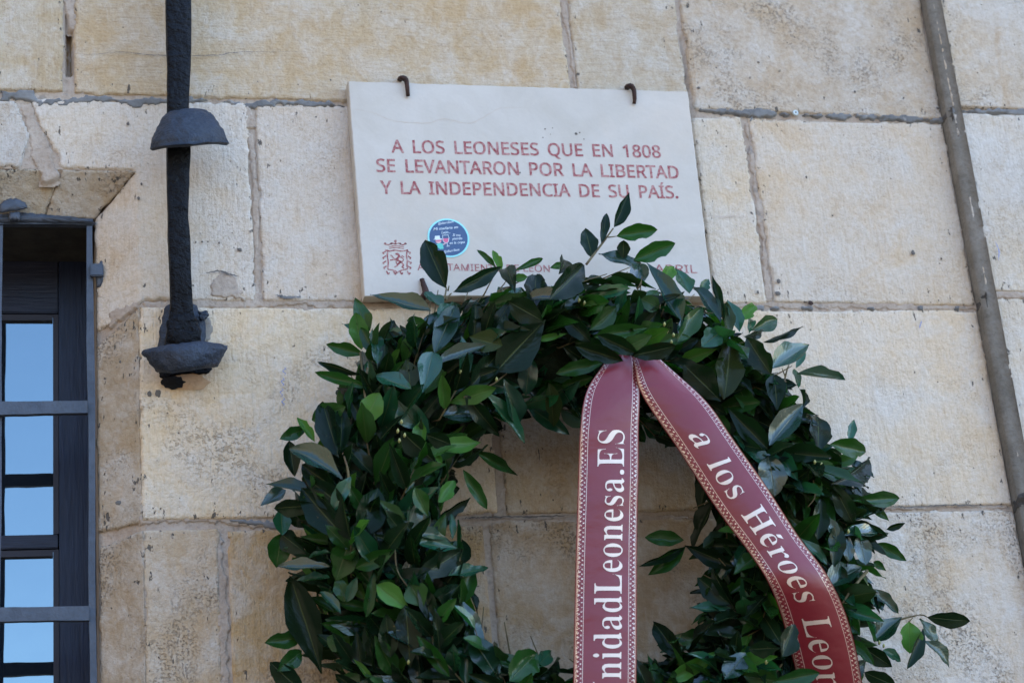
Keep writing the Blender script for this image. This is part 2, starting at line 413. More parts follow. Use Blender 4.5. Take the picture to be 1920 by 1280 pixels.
def fold(S, T, H, mode):
    """wall coordinates (s, t) and height above the face -> world"""
    P = np.zeros(S.shape+(3,))
    if mode == 'jamb':
        w = np.clip((CX+.006-S)/.012, 0, 1); w = w*w*(3-2*w)
        up = T > ZC-.003; w = np.where(up, 0, w)
        d = np.where(up, 0, np.maximum(CX-S, 0))
        P[..., 0] = np.where((S < CX) & ~up, CX-d*CA, S)-H*w*SA
        P[..., 1] = d*SA-H*(1-w)-H*w*CA
        P[..., 2] = T
    elif mode == 'head':
        w = np.clip((ZC+.006-T)/.012, 0, 1); w = w*w*(3-2*w)
        d = np.maximum(ZC-T, 0)
        P[..., 2] = np.where(T < ZC, ZC-d*CA, T)-H*w*SA
        P[..., 1] = d*SA-H*(1-w)-H*w*CA
        P[..., 0] = S
    elif mode == 'side':            # left cheek of the pilaster: s runs outwards
        P[..., 0] = PX-H; P[..., 1] = -S; P[..., 2] = T
    else:
        P[..., 0] = S; P[..., 1] = -H; P[..., 2] = T
    return P
sid = [0]
def slab(name, poly, mat, parent, color=(.5,.47,.42,1), y0=0.0, relief=.0012, en=.004, rnd=.003, res=.005, mode=None, depth=.045, seed=None, tilt=0.0):
    sid[0] += 1; s = seed if seed is not None else sid[0]*13.7
    xs = [p[0] for p in poly]; ys = [p[1] for p in poly]
    m = .008
    X = np.arange(min(xs)-m, max(xs)+m+res, res); Y = np.arange(min(ys)-m, max(ys)+m+res, res)
    X, Y = np.meshgrid(X, Y)
    d0 = sdf(poly, X, Y)
    d = d0+en*fbm(X*28, Y*28, s, 3)+en*.45*noise(X*130, Y*130, s+5)
    if en > .002: d = d+en*1.5*np.minimum(0, fbm(X*9+3, Y*9, s+3, 2)+.15)
    t = np.clip(d/rnd, 0, 1)
    prof = -rnd*(1-np.sqrt(np.clip(1-(1-t)**2, 0, 1)))
    drop = np.where(d < 0, d*5.5, 0)
    H = y0+relief*fbm(X*5, Y*5, s+9, 3)*1.8+relief*.5*fbm(X*45, Y*45, s+2, 2)+prof+drop+tilt*(X-min(xs))
    H = np.maximum(H, y0-depth)
    keep = d > -.0075
    cell = keep[:-1, :-1] | keep[1:, :-1] | keep[:-1, 1:] | keep[1:, 1:]
    me = grid_mesh(name, fold(X, Y, H, mode), cell, {'edge': np.maximum(d, 0)})
    return link(name, me, mat, parent, color=color)
J1, J2, J3 = 3.606, 3.152, 2.703       # bed joints
g = .0065
def stone(poly, mat, col, **kw):
    return slab('stone', poly, M[mat], wall, color=(*col, 1), **kw)
def rect(x0, x1, z0, z1): return [(x0, z0), (x1, z0), (x1, z1), (x0, z1)]
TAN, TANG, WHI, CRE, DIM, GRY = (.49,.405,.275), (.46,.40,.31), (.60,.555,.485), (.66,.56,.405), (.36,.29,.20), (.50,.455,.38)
# top course
stone(rect(-.90, .040, J1+g+.003, 4.05), 'stone_plain', (.47,.395,.27))
stone(rect(.060, 1.103, J1+g, 4.05), 'stone_tool', TAN)
stone(rect(1.118, 1.3655, J1+g, 4.05), 'stone_tool', (.47,.41,.31))
stone([(1.3745, J1+g+.002), (PX-.009, J1+g-.004), (PX-.009, 4.05), (1.3765, 4.05)], 'stone_rough', (.48,.42,.335), y0=.002)
# second course
stone([(-.90, ZC+.002), (-.045, ZC+.002), (-.028, 3.52), (-.055, J1-g-.004), (-.90, J1-g)], 'stone_plain', (.50,.47,.42))
stone([(.028, ZC+.001), (CX, ZC+.001), (CX, ZC), (CX-SL, ZC-SL*CA), (CX-SL, 3.118), (CX-.05, 3.128), (CX+.01, J2+g), (.409, J2+g), (.409, J1-g+.001), (-.028, J1-g), (-.012, 3.55), (.012, 3.50), (.026, 3.47)], 'stone_plain', WHI, mode='jamb')
stone(rect(.423, .81, J2+g, J1-g), 'stone_plain', (.58,.515,.43))
stone(rect(.825, 1.355, J2+g, J1-g), 'stone_plain', WHI)
stone(rect(1.367, 1.483, J2+g, J1-g), 'stone_plain', (.61,.55,.45))
stone([(1.497, J2+g+.002), (PX-.009, J2+g-.002), (PX-.009, J1-g-.002), (1.50, J1-g-.001)], 'stone_plain', (.59,.525,.43))
# third course
stone([(CX-SL, J3+.004), (CX-.01, J3+.006), (CX+.001, J3+.012), (CX+.001, J2-g-.002), (CX-.02, J2-g-.012), (CX-SL, 3.085)], 'stone_rough', (.38,.31,.215), mode='jamb')  # splay stone: shade of the left-facing plane put into its darker colour
stone(rect(CX-.002, .865, J3+g+.001, J2-g), 'stone_pit', CRE, y0=.002)
stone(rect(.880, 1.335, J3+g, J2-g), 'stone_pit', (.46,.375,.255))  # stone in the wreath's hole, its shadow put into the colour
stone([(1.347, J3+g), (PX-.010, J3+g-.001), (PX-.009, J2-g), (1.347, J2-g)], 'stone_plain', (.66,.58,.46))
# fourth course
stone([(CX-SL, 2.26), (CX+.001, 2.26), (CX+.001, J3-g-.004), (CX-SL, J3-.022)], 'stone_rough', DIM, mode='jamb', relief=.004, res=.004)  # brown splay stone, colour lowered further for its shaded plane
stone(rect(CX-.001, .322, 2.26, J3-g-.003), 'stone_rough', (.47,.385,.27), relief=.0025)
stone(rect(.338, .832, 2.26, J3-g-.006), 'stone_orange', (.44,.33,.185))
stone(rect(.842, 1.52, 2.26, J3-g), 'stone_rough', (.40,.325,.225), relief=.002)  # also behind the ring: wreath shadow included in this darker colour
stone(rect(1.533, PX-.009, 2.26, J3-g+.002), 'stone_rough', (.61,.545,.45), relief=.003)
# below the picture and beyond its sides
stone(rect(CX-SL, CX, 1.85, 2.248), 'stone_rough', DIM, mode='jamb', res=.01)  # same shade-darkened colour as the splay above
for x0, x1 in ((CX+.004, .74), (.752, 1.38), (1.392, PX-.005)): stone(rect(x0, x1, 1.85, 2.248), 'stone_rough', (.46,.40,.31), res=.01)
for x0, x1 in ((-.90, -.2), (-.188, .7), (.712, 1.28), (1.292, PX-.005)): stone(rect(x0, x1, 4.062, 4.5), 'stone_tool', TANG, res=.01)
for z0, z1 in ((1.85, 2.248), (2.26, 2.697), (2.709, 3.146), (3.158, 3.598), (3.612, 4.05), (4.062, 4.5)):
    stone(rect(-1.75, LX-.02 if z0 < 3.4 else -.912, z0, z1), 'stone_plain', WHI, res=.012)
# head of the window surround
stone([(-.62, ZC-SL), (-.0, ZC-SL), (.036, ZC-.002), (-.70, ZC-.002)], 'stone_rough', (.40,.36,.28), mode='head', relief=.003, res=.004)
stone([(.002, ZC-SL), (CX-SL*CA, ZC-SL), (CX, ZC), (.038, ZC)], 'stone_rough', (.42,.375,.30), mode='head', relief=.003, res=.004)
# the pilaster: cheek and face
for z0, z1, z2, z3 in ((3.615, 4.05, 3.612, 4.05), (3.165, 3.600, 3.165, 3.598), (2.715, 3.148, 2.715, 3.152), (2.26, 2.70, 2.26, 2.70), (1.85, 2.248, 1.85, 2.248), (4.062, 4.5, 4.062, 4.5)):
    slab('stone', rect(PX+.0045, 2.62, z2+.012, z3+.012), M['stone_rough'] if z0 > 3.5 else M['stone_plain'], wall, color=(.52,.47,.39,1) if z0 > 3.5 else (.57,.55,.50,1), y0=PP, res=.005, en=.0025)
slab('cement_render', rect(-.012, PP-.002, 1.85, 4.5), M['cheek'], wall, y0=.0082, relief=.0006, en=.001, mode='side', res=.005, depth=.03)

# mortar behind and between the stones
def sheet(name, poly, mat, y0, relief, res, mode=None, s=3):
    xs = [p[0] for p in poly]; ys = [p[1] for p in poly]
    X, Y = np.meshgrid(np.arange(min(xs), max(xs)+res*.5, res), np.arange(min(ys), max(ys)+res*.5, res))
    H = y0+relief*fbm(X*9, Y*9, s, 3)+relief*.6*fbm(X*60, Y*60, s+4, 2)
    # the open gap in the upright joint at top left, the fissure beside the plaque
    gap = sdf([(.0485, 3.655), (.0555, 3.655), (.0575, 3.73), (.0565, 3.79), (.0475, 3.80), (.0465, 3.73)], X, Y)
    H = np.where(gap > -.001, H-.035, H)
    fis = sdf([(1.366, 3.2), (1.374, 3.2), (1.3745, 3.80), (1.3665, 3.80)], X, Y)
    H = np.where(fis > 0, H-.008, H)
    me = grid_mesh(name, fold(X, Y, H, mode))
    return link(name, me, mat, wall)
sheet('mortar', rect(CX+.004, PX+.02, 2.2, 4.1), M['mortar'], -.0045, .0025, .007)
sheet('mortar', rect(-.9, CX+.004, ZC+.001, 4.1), M['mortar'], -.0045, .0025, .006)
sheet('mortar', rect(CX-SL, CX+.004, 1.85, ZC-SL*CA), M['mortar'], -.005, .0025, .007, 'jamb')
sheet('mortar', rect(-.72, CX-SL*CA, ZC-SL, ZC), M['mortar'], -.006, .0025, .007, 'head')
# grey cement smeared over the joints
def smear(pts, wid, mat='cement', y0=.0015, en=.006, seed=None, mode=None, res=.0032):
    y0 = y0-.0022 if mat == 'mortar' else y0-.0012; en *= 1.6
    """a band along a polyline of wall points (x, z)"""
    up = []; dn = []
    for i, (x, z) in enumerate(pts):
        a = pts[max(i-1, 0)]; c_ = pts[min(i+1, len(pts)-1)]
        tx, tz = c_[0]-a[0], c_[1]-a[1]; l = math.hypot(tx, tz); w = wid[i] if isinstance(wid, (list, tuple)) else wid
        up.append((x-tz/l*w/2, z+tx/l*w/2)); dn.append((x+tz/l*w/2, z-tx/l*w/2))
    return slab('cement_joint' if 'cement' in mat else 'mortar_joint', up+dn[::-1], M[mat], wall, y0=y0, relief=.0006, en=en, rnd=.0008, res=res, depth=.012, seed=seed, mode=mode)
def W(px_, py_, y=0.0):
    p = at(px_, py_, y); return (p[0], p[2])
smear([W(0,178), W(60,180), W(72,192), W(180,184), W(250,192), W(400,186), W(470,200), W(520,190), W(648,198)], [.020,.024,.014,.013,.012,.011,.012,.013,.009], seed=11)
smear([W(1305,206), W(1400,211), W(1500,216), W(1640,220), W(1772,226)], [.006,.013,.012,.013,.009], seed=23, y0=.0035)
smear([W(1405,222), W(1412,236), W(1420,250)], [.014,.014,.003], seed=27)
slab('cement_joint', [(PX+.003, 3.611), (2.6, 3.609), (2.6, 3.622), (PX+.003, 3.624)], M['cement'], wall, y0=PP+.001, relief=.001, en=.008, rnd=.002, res=.004, depth=.012)
for z_ in (J1, J2, J3): slab('cement_patch', [(0, z_-.010), (PP-.004, z_-.006), (PP-.004, z_+.012), (0, z_+.010)], M['cement_dark'], wall, y0=.0092, relief=.0004, en=.008, rnd=.002, res=.003, mode='side', depth=.01)
slab('mortar_joint', [(PX+.003, 3.161), (2.6, 3.161), (2.6, 3.178), (PX+.003, 3.178)], M['mortar'], wall, y0=PP-.001, relief=.001, en=.004, rnd=.002, res=.004, depth=.03)
# beige mortar, wide where the stones are broken
smear([W(48,195), W(62,240), W(80,290), W(95,335)], [.022,.028,.040,.022], 'mortar', y0=-.001, en=.004)
smear([W(128,0), W(138,35), W(135,55)], [.022,.020,.012], 'mortar', y0=0.0, en=.003)
smear([W(466,200), W(468,240)], [.010,.030], 'mortar', y0=.002, en=.004)
smear([W(470,250), W(478,350), W(480,430), W(482,558)], [.014,.012,.012,.014], 'mortar', y0=.001, en=.003)
smear([W(270,572), W(400,563), W(430,556), W(560,566), W(670,570)], [.012,.028,.040,.018,.014], 'mortar', y0=.001, en=.006)
smear([W(188,600,.05), W(225,582,.02), W(262,572)], [.04,.03,.02], 'mortar', y0=.003, en=.006, mode='jamb')
smear([W(1055,0), W(1070,80), W(1080,165)], [.012,.014,.010], 'mortar', y0=.0, en=.004)
smear([W(1400,230), W(1415,330), W(1430,430), W(1443,565)], [.008,.011,.014,.016], 'mortar', y0=.0005, en=.004)
smear([W(1345,568), W(1500,572), W(1700,574), W(1840,574)], [.014,.015,.015,.014], 'mortar', y0=.0, en=.005)
for a_, b_ in ((1412,1432), (1445,1465), (1503,1527), (1625,1640), (1722,1730), (1790,1800)): slab('cement_joint', [W(a_,573), W(b_,573), W(b_,582), W(a_,581)], M['cement'], wall, y0=.002, en=.003, rnd=.002, res=.003, depth=.01)
smear([W(266,975), W(400,968), W(460,972), W(530,975)], [.012,.020,.028,.036], 'mortar', y0=.001, en=.006)
smear([W(430,975), W(470,978), W(520,985)], [.004,.012,.022], 'cement', y0=.003, en=.005)
smear([W(408,1000), W(416,1100), W(420,1180), W(424,1290)], [.018,.020,.020,.016], 'mortar', y0=.001, en=.005)
smear([W(932,850), W(938,900), W(935,968)], [.022,.020,.020], 'mortar', y0=.001, en=.005)
smear([W(850,978), W(900,980), W(1000,978), W(1100,974), W(1330,970)], [.03,.026,.012,.010,.010], 'mortar', y0=.001, en=.005)
smear([W(1650,951), W(1800,950), W(1895,948)], [.010,.008,.010], 'mortar', y0=-.001, en=.004)
# worn patch below the second upright joint, cement under the iron bar's foot
slab('mortar_patch', [W(395,515), W(425,510), W(448,530), W(455,560), W(400,562), W(388,540)], M['mortar'], wall, y0=.003, relief=.003, en=.012, rnd=.004, res=.003, depth=.012)
slab('cement_patch', [W(368,600), W(395,590), W(402,612), W(398,640), W(366,650), W(360,620)], M['cement_brown'], wall, y0=.006, relief=.003, en=.006, rnd=.005, res=.003, depth=.02)

# cracks, veins, stains and pen marks
EPS = np.array([0, -1.0, 0])
def line_on(name, pts, y, w, mat, parent, n=24, wob=.0012, seed=1):
    rs = np.random.RandomState(seed)
    P = catmull([at(p[0], p[1], y) for p in pts], n)
    P[:, 0] += (rs.rand(n)-.5)*wob; P[:, 2] += (rs.rand(n)-.5)*wob
    ww = [w*(.4+.9*rs.rand())*(min(1, 4*min(i, n-1-i)/n)+.2) for i in range(n)]
    v, f_ = strip(P, ww, EPS, seed); return link(name, mesh(name, v, f_), mat, parent)
line_on('crack', [(152,104),(230,98),(300,104),(400,104),(450,98),(560,97)], -.0042, .0011, M['crack_dark'], wall, 60, .002, 3)
line_on('crack', [(1322,402),(1350,406),(1376,405),(1392,408)], -.003, .0012, M['crack'], wall, 24, .002, 4)
line_on('crack', [(385,512),(410,508),(430,514),(448,518)], -.0065, .003, M['crack_dark'], wall, 24, .002, 6)
line_on('crack', [(518,553),(535,557),(566,556)], -.005, .0055, M['cement'], wall, 20, .003, 7)
line_on('crack', [(1008,838),(1011,850),(1011,862)], -.0045, .002, M['crack_dark'], wall, 12, .001, 8)
line_on('crack', [(1665,947),(1700,950),(1790,946),(1890,948)], -.0048, .0022, M['crack_dark'], wall, 50, .003, 9)
line_on('crack', [(865,972),(900,969),(980,968),(1080,966)], -.0065, .0030, M['crack_dark'], wall, 50, .003, 10)
for i, (x, y_) in enumerate(((533,695),(530,715),(528,735),(531,752))):
    line_on('pen_mark', [(x-2,y_-8),(x+3,y_-4),(x-3,y_),(x+2,y_+5),(x-1,y_+9)], -.0075, .0014, M['blue_ink'], wall, 16, .001, 20+i)
for i, q in enumerate(([(1866,452),(1873,470),(1872,488)], [(1728,600),(1724,616)])):
    line_on('pen_mark', q, -.006-PP*(i == 0), .0022, M['blue_ink'], wall, 12, .001, 30+i)
def blob(name, cx, cy, r, y, mat, parent, seed=0, asp=1.0, n=14, thick=.002):
    rs = np.random.RandomState(seed); c0 = at(cx, cy, y); V = [c0+EPS*thick]; 
    for k in range(n):
        a = 2*math.pi*k/n; q = r*(1+.35*(rs.rand()-.5)); V.append(c0+np.array([math.cos(a)*q*asp, 0, math.sin(a)*q]))
    return link(name, mesh(name, V, [(0, 1+k, 1+(k+1) % n) for k in range(n)]), mat, parent, True)
for i, (x, y_, r) in enumerate(((1310,165,.003),(1603,172,.0035),(1716,33,.002),(1422,117,.0025),(265,345,.003),(260,372,.004),(1561,404,.002),(1760,563,.002),(367,454,.002),(379,453,.002),(390,453,.002),(411,455,.0025),(449,468,.004),(1712,474,.006),(1765,485,.003),(1758,203,.003),(1512,332,.0035),(620,150,.0025),(622,196,.003),(240,232,.004),(225,678,.003),(222,942,.005),(280,738,.006),(296,737,.008),(1458,550,.005),(1460,527,.006),(1421,548,.004))):
    blob('pit', x, y_, r, -.0035-(PP if x > 1840 else 0), M['crack_dark'], wall, i, .7 if i % 3 else 1.2)
blob('rust_mark', 1520, 568, .0055, -.003, M['rust'], wall, 50)
blob('rust_mark', 355, 716, .018, -.0045, M['rust_stain'], wall, 51, 2.2, thick=.001)
blob('paint_mark', 325, 716, .014, -.0055, M['deep'], wall, 52, 1.6, 22, thick=.001)
# washer of an old fixing
v, f_ = tube([at(1490,214,.0)+EPS*.003, at(1490,214,.0)+EPS*.0075], [.0066,.006], 16); w_ = link('fixing_washer', mesh('washer', v, f_), M['washer'])
tag(w_, 'small pale round washer pressed into the grey joint right of the plaque', 'washer')
v, f_ = tube([at(1490,214,.0)+EPS*.007, at(1490,214,.0)+EPS*.009], [.0017,.0015], 8); link('screw_head', mesh('screw', v, f_), M['crack_dark'], w_)

# body of the wall round the window, and its far reaches
bm = bmesh.new()
box(bm, IX+.002, 14, .075, .75, 0, 14); box(bm, -14, -.72, .075, .75, 0, 14)
box(bm, -.72, IX+.002, .075, .75, ZC-.082, 14); box(bm, -.72, IX+.002, .075, .75, 0, 1.95)
bm_obj('wall_core', bm, M['mortar'], wall)
bm = bmesh.new()
for x0, x1, z0, z1 in ((2.62, 14, 0, 14), (-14, -1.76, 0, 14), (-1.76, 2.62, 4.508, 9), (CX, 2.62, 0, 1.845), (-1.76, LX-.01, 0, 1.845), (LX-.01, CX, 0, 1.845)):
    box(bm, x0, x1, 0.0, .074, z0, z1)
box(bm, PX+.006, 2.63, -PP+.008, .07, 0, 4.52)
bm_obj('plain_masonry', bm, M['mortar'], wall)

# ------------------------------------------------------------------ window
win = empty('window', (-.3, .25, 2.0))
tag(win, 'deep set window with dark blue timber frame and sky reflected in its panes', 'window')
YF, YG = .252, .268
bm = bmesh.new(); box(bm, .031, .098, YF, YF+.06, 1.95, 3.357); bm_obj('frame_stile', bm, M['wood'], win, .002)
bm = bmesh.new(); box(bm, -.70, .0295, YF+.001, YF+.06, 3.238, 3.356); bm_obj('frame_rail', bm, M['rail'], win, .002)
bm = bmesh.new(); box(bm, -.70, -.64, YF, YF+.06, 1.95, 3.357); bm_obj('frame_stile', bm, M['wood'], win, .002)
for z in (2.752, 2.30): 
    bm = bmesh.new(); box(bm, -.638, .0285, YF+.002, YF+.05, z-.016, z+.012); bm_obj('glazing_bar', bm, M['rail'], win, .0015)
bm = bmesh.new(); box(bm, -.335, -.305, YF+.003, YF+.05, 1.96, 3.236); bm_obj('glazing_bar', bm, M['wood'], win, .0015)
for z0, z1 in ((2.766, 3.236), (2.314, 2.734), (1.96, 2.282)):      # dark putty bead round each pane
    bm = bmesh.new()
    box(bm, .0195, .0300, YF+.006, YF+.03, z0, z1); box(bm, -.305, .0190, YF+.0065, YF+.03, z1-.013, z1)
    bm_obj('putty_bead', bm, M['putty'], win)
    for x0, x1 in ((-.304, .026), (-.636, -.336)):
        bm = bmesh.new(); box(bm, x0, x1, YG, YG+.004, z0, z1); bm_obj('pane', bm, M['glass'], win)
bm = bmesh.new(); box(bm, -.70, .0985, .078, .25, 3.352, 3.3575); bm_obj('soffit_sheet', bm, M['soffit'], win)  # thin sheet added only to make the underside of the lintel dark
bm = bmesh.new(); box(bm, -.70, .10, .33, .74, 1.95, 3.36); bm_obj('dark_interior', bm, M['deep'], win)

gr = empty('iron_grille', (-.3, .06, 2.0))
tag(gr, 'slate grey iron bars of the grille fixed across the window opening', 'window grille')
def bar(x0, x1, z0, z1, y0=.048, y1=.066, name='bar', seed=0, mat='grille'):
    """hand forged flat bar, slightly wavy"""
    rs = np.random.RandomState(seed); hor = (x1-x0) > (z1-z0)
    n = 40; V = []; Fc = []
    for i in range(n+1):
        t = i/n; j = .0012*math.sin(t*17+seed)+.0009*(rs.rand()-.5); k = .0012*math.sin(t*11+2*seed)+.0009*(rs.rand()-.5)
        if hor: V += [(x0+(x1-x0)*t, y0, z0+j), (x0+(x1-x0)*t, y0+.0005, z1+k), (x0+(x1-x0)*t, y1, z1+k), (x0+(x1-x0)*t, y1, z0+j)]
        else: V += [(x0+j, y0, z0+(z1-z0)*t), (x1+k, y0, z0+(z1-z0)*t), (x1+k, y1, z0+(z1-z0)*t), (x0+j, y1, z0+(z1-z0)*t)]
    for i in range(n):
        for q in range(4): Fc.append((4*i+q, 4*i+(q+1) % 4, 4*i+4+(q+1) % 4, 4*i+4+q))
    Fc += [(0,1,2,3), (4*n+3,4*n+2,4*n+1,4*n)]
    return link(name, mesh(name, V, Fc), M[mat], gr)
bar(.0835, .0965, 1.95, 3.342, .052, .068, 'frame_bar', 3)
bar(-.70, .0965, 3.343, 3.356, .050, .066, 'frame_bar', 5)
bar(-.1035, -.0775, 1.95, 3.342, .054, .074, 'bar', 7); bar(-.30, -.274, 1.95, 3.342, .054, .074, 'bar', 8); bar(-.50, -.474, 1.95, 3.342, .054, .074, 'bar', 9)
for z in (2.953, 2.549, 2.14): bar(-.70, .083, z-.0135, z+.0135, .040, .0535, 'bar', int(z*10))
bm = bmesh.new(); box(bm, .090, .116, .040, .051, 3.228, 3.255); bm_obj('fixing_lug', bm, M['grille'], gr, .002)
# ragged painted patches by the lug and over the head bar
def lump(name, pts, y, mat, parent, thick=.008, seed=1, n=36):
    P = catmull([at(p[0], p[1], y) for p in pts+pts[:1]], n+1)[:-1]
    rs = np.random.RandomState(seed); P = P+np.stack([(rs.rand(n)-.5)*.003, np.zeros(n), (rs.rand(n)-.5)*.003], 1)
    c0 = P.mean(0); V = [c0+EPS*thick]; Fc = []
    for s_, h in ((.55, .85), (.85, .55), (1.0, 0), (1.02, -.7)):
        for k in range(n): V.append(c0+(P[k]-c0)*s_+EPS*thick*h*(1+.5*(rs.rand()-.5)))
    for k in range(n): Fc.append((0, 1+k, 1+(k+1) % n))
    for r in range(3):
        for k in range(n): Fc.append((1+r*n+k, 1+(r+1)*n+k, 1+(r+1)*n+(k+1) % n, 1+r*n+(k+1) % n))
    return link(name, mesh(name, V, Fc), M[mat], parent, True)
lump('paint_smear', [(181,497),(192,487),(200,500),(199,520),(193,533),(181,536)], .052, 'grille', gr, .004, 4)
lump('paint_crust', [(0,382),(14,374),(32,373),(50,383),(46,392),(20,396),(0,396)], .030, 'grille', gr, .004, 5)
lump('paint_crust', [(-20,404),(40,399),(100,404),(166,412),(170,420),(90,418),(-20,416)], .050, 'grille', gr, .008, 6, 60)
lump('paint_crust', [(18,398),(36,397),(37,411),(18,412)], .036, 'grille', gr, .004, 7)

# ------------------------------------------------------------------ iron bar with its two saddle plates
hold = empty('iron_wall_bar', (.27, -.05, 3.1))
tag(hold, 'long black hammered iron bar with two curved saddle plates left of the plaque', 'iron bar')
def rough_bar(ctrl, nseg=70, seed=1):
    """ctrl: (py, left px, right px, depth of front)"""
    C = catmull(ctrl, nseg); V = []; Fc = []; rs = np.random.RandomState(seed); K = 16
    for i, (py_, l_, r_, y_) in enumerate(C):
        pl, pr = at(l_, py_, y_), at(r_, py_, y_); c0 = (pl+pr)/2; hw = (pr[0]-pl[0])/2
        for k in range(K):
            a = 2*math.pi*k/K; cx, cy = math.cos(a), math.sin(a)
            s_ = 1/max(abs(cx), abs(cy))**.72
            w = 1+.035*noise(np.array(i*.45), np.array(k*1.0+.5), seed)+.02*(rs.rand()-.5)
            V.append((c0[0]+cx*s_*hw*w*.93, c0[1]+.018-cy*s_*.0175*w, c0[2]))
    for i in range(nseg-1):
        for k in range(K): Fc.append((i*K+k, i*K+(k+1) % K, (i+1)*K+(k+1) % K, (i+1)*K+k))
    Fc += [tuple(range(K)), tuple((nseg-1)*K+k for k in range(K))[::-1]]
    return link('bar', mesh('bar', V, Fc), M['iron'], hold, True)
rough_bar([(-260,309,362,-.09),(-120,310,362,-.09),(0,309,362,-.09),(60,310,362,-.09),(130,312,360,-.088),(200,312,357,-.086),(270,311,361,-.086),(330,312,358,-.084),(400,313,356,-.082),(450,314,360,-.078),(520,317,362,-.070),(560,318,364,-.060),(600,314,370,-.052),(648,304,384,-.044)])
def loft(name, rows, mat, parent, thick, n=26, m=18, seed=1, amp=.0016):
    R_ = [catmull([at(*p) for p in r], n) for r in rows]
    G_ = np.array([catmull([R_[k][j] for k in range(len(R_))], m) for j in range(n)])   # n x m x 3
    du = np.gradient(G_, axis=0); dv = np.gradient(G_, axis=1); nn = np.cross(du, dv); nn /= np.linalg.norm(nn, axis=2)[..., None]
    if nn[..., 1].mean() > 0: nn = -nn
    I, J = np.meshgrid(np.arange(n), np.arange(m), indexing='ij')
    A_ = amp*(fbm(I*.35, J*.35, seed, 3)+.6*noise(I*.9, J*.9, seed+3))
    f0 = G_+nn*A_[..., None]; b0 = G_-nn*thick
    # round the rim
    e_ = np.minimum(np.minimum(I, n-1-I), np.minimum(J, m-1-J)).astype(float); f0 = f0-nn*(np.where(e_ == 0, thick*.42, np.where(e_ == 1, thick*.12, 0)))[..., None]
    V = np.vstack([f0.reshape(-1, 3), b0.reshape(-1, 3)]); o = n*m; Fc = []
    for i in range(n-1):
        for j in range(m-1):
            a = i*m+j; Fc.append((a, a+m, a+m+1, a+1)); Fc.append((o+a, o+a+1, o+a+m+1, o+a+m))
    rim = [i*m for i in range(n)]+[(n-1)*m+j for j in range(1, m)]+[i*m+m-1 for i in range(n-2, -1, -1)]+[j for j in range(m-2, 0, -1)]
    for k in range(len(rim)): a, b_ = rim[k], rim[(k+1) % len(rim)]; Fc.append((a, b_, o+b_, o+a))
    return link(name, mesh(name, V, Fc), M[mat], parent, True)
sp1 = loft('saddle_plate', [
    [(309,209,-.070),(325,204,-.088),(350,201,-.096),(378,202,-.088),(397,208,-.070)],
    [(297,226,-.080),(318,218,-.108),(352,213,-.120),(388,215,-.108),(410,224,-.080)],
    [(285,249,-.088),(312,242,-.124),(354,238,-.140),(398,238,-.124),(424,245,-.088)],
    [(276,276,-.090),(308,270,-.130),(355,266,-.150),(402,264,-.130),(434,266,-.090)]], 'iron_cap', hold, .014, seed=3, amp=.0026)
sp2 = loft('saddle_plate', [
    [(262,654,-.020),(300,644,-.060),(345,638,-.078),(392,637,-.066),(431,645,-.026)],
    [(262,664,-.030),(300,657,-.078),(345,652,-.098),(392,650,-.084),(430,657,-.034)],
    [(273,680,-.034),(305,676,-.080),(345,672,-.100),(388,668,-.086),(422,672,-.036)],
    [(290,701,-.030),(312,701,-.070),(347,698,-.088),(384,693,-.074),(412,690,-.032)]], 'iron_cap', hold, .016, seed=5, amp=.0026)
lump('foot_weld', [(312,600),(330,588),(356,586),(370,600),(374,640),(320,642)], -.050, 'iron', hold, .008, 8)
lump('foot_plate', [(305,596),(312,574),(340,566),(368,574),(384,604),(386,640),(372,668),(300,668),(298,630)], -.004, 'iron_cap', hold, .012, 9)
lump('foot_plate', [(300,690),(390,686),(388,700),(345,702),(302,708)], -.003, 'iron', hold, .006, 10)
lump('paint_crust', [(372,585),(388,583),(390,592),(380,600),(374,598)], -.022, 'iron_cap', hold, .005, 12)

# ------------------------------------------------------------------ plaque
PD = .034
pl_c = [at(652,152,-PD), at(1290,172,-PD), at(1337,556,-PD), at(683,555,-PD)]
pc = sum(pl_c)/4
plaque = empty('stone_plaque', tuple(pc)); tag(plaque, 'pale polished stone plaque engraved with faded red lettering above the wreath', 'plaque')
def on_plaque(u_, v_, h=0.0):
    a = pl_c[3]+(pl_c[2]-pl_c[3])*u_; b_ = pl_c[0]+(pl_c[1]-pl_c[0])*u_
    return a+(b_-a)*v_+EPS*h
n_ = 60; V = []; Fc = []
edge_pts = [(i/n_, 1.0) for i in range(n_)]+[(1.0, 1-i/40) for i in range(40)]+[(1-i/n_, 0.0) for i in range(n_)]+[(0.0, i/40) for i in range(40)]
rs = np.random.RandomState(4); E_ = len(edge_pts)
jit = [(rs.rand(2)-.5)*.0012+(np.array([.004,-.004])*0) for _ in edge_pts]
def ring_(s_, y_):
    r = []
    for k, (u_, v_) in enumerate(edge_pts):
        p = on_plaque(u_, v_); d_ = pc-p; d_[1] = 0; L_ = np.linalg.norm(d_)
        q = p+d_/L_*s_; q[0] += jit[k][0]; q[2] += jit[k][1]; q[1] = y_; r.append(q)
    return r
V = ring_(.0022, -PD)+ring_(.0005, -PD+.0016)+ring_(0, -PD+.004)+ring_(0, -.004)
for r in range(3):
    for k in range(E_): Fc.append((r*E_+k, r*E_+(k+1) % E_, (r+1)*E_+(k+1) % E_, (r+1)*E_+k))
Fc.append(tuple(range(E_))); Fc.append(tuple(3*E_+k for k in range(E_))[::-1])
link('slab', mesh('slab', V, Fc), M['plaque'], plaque)

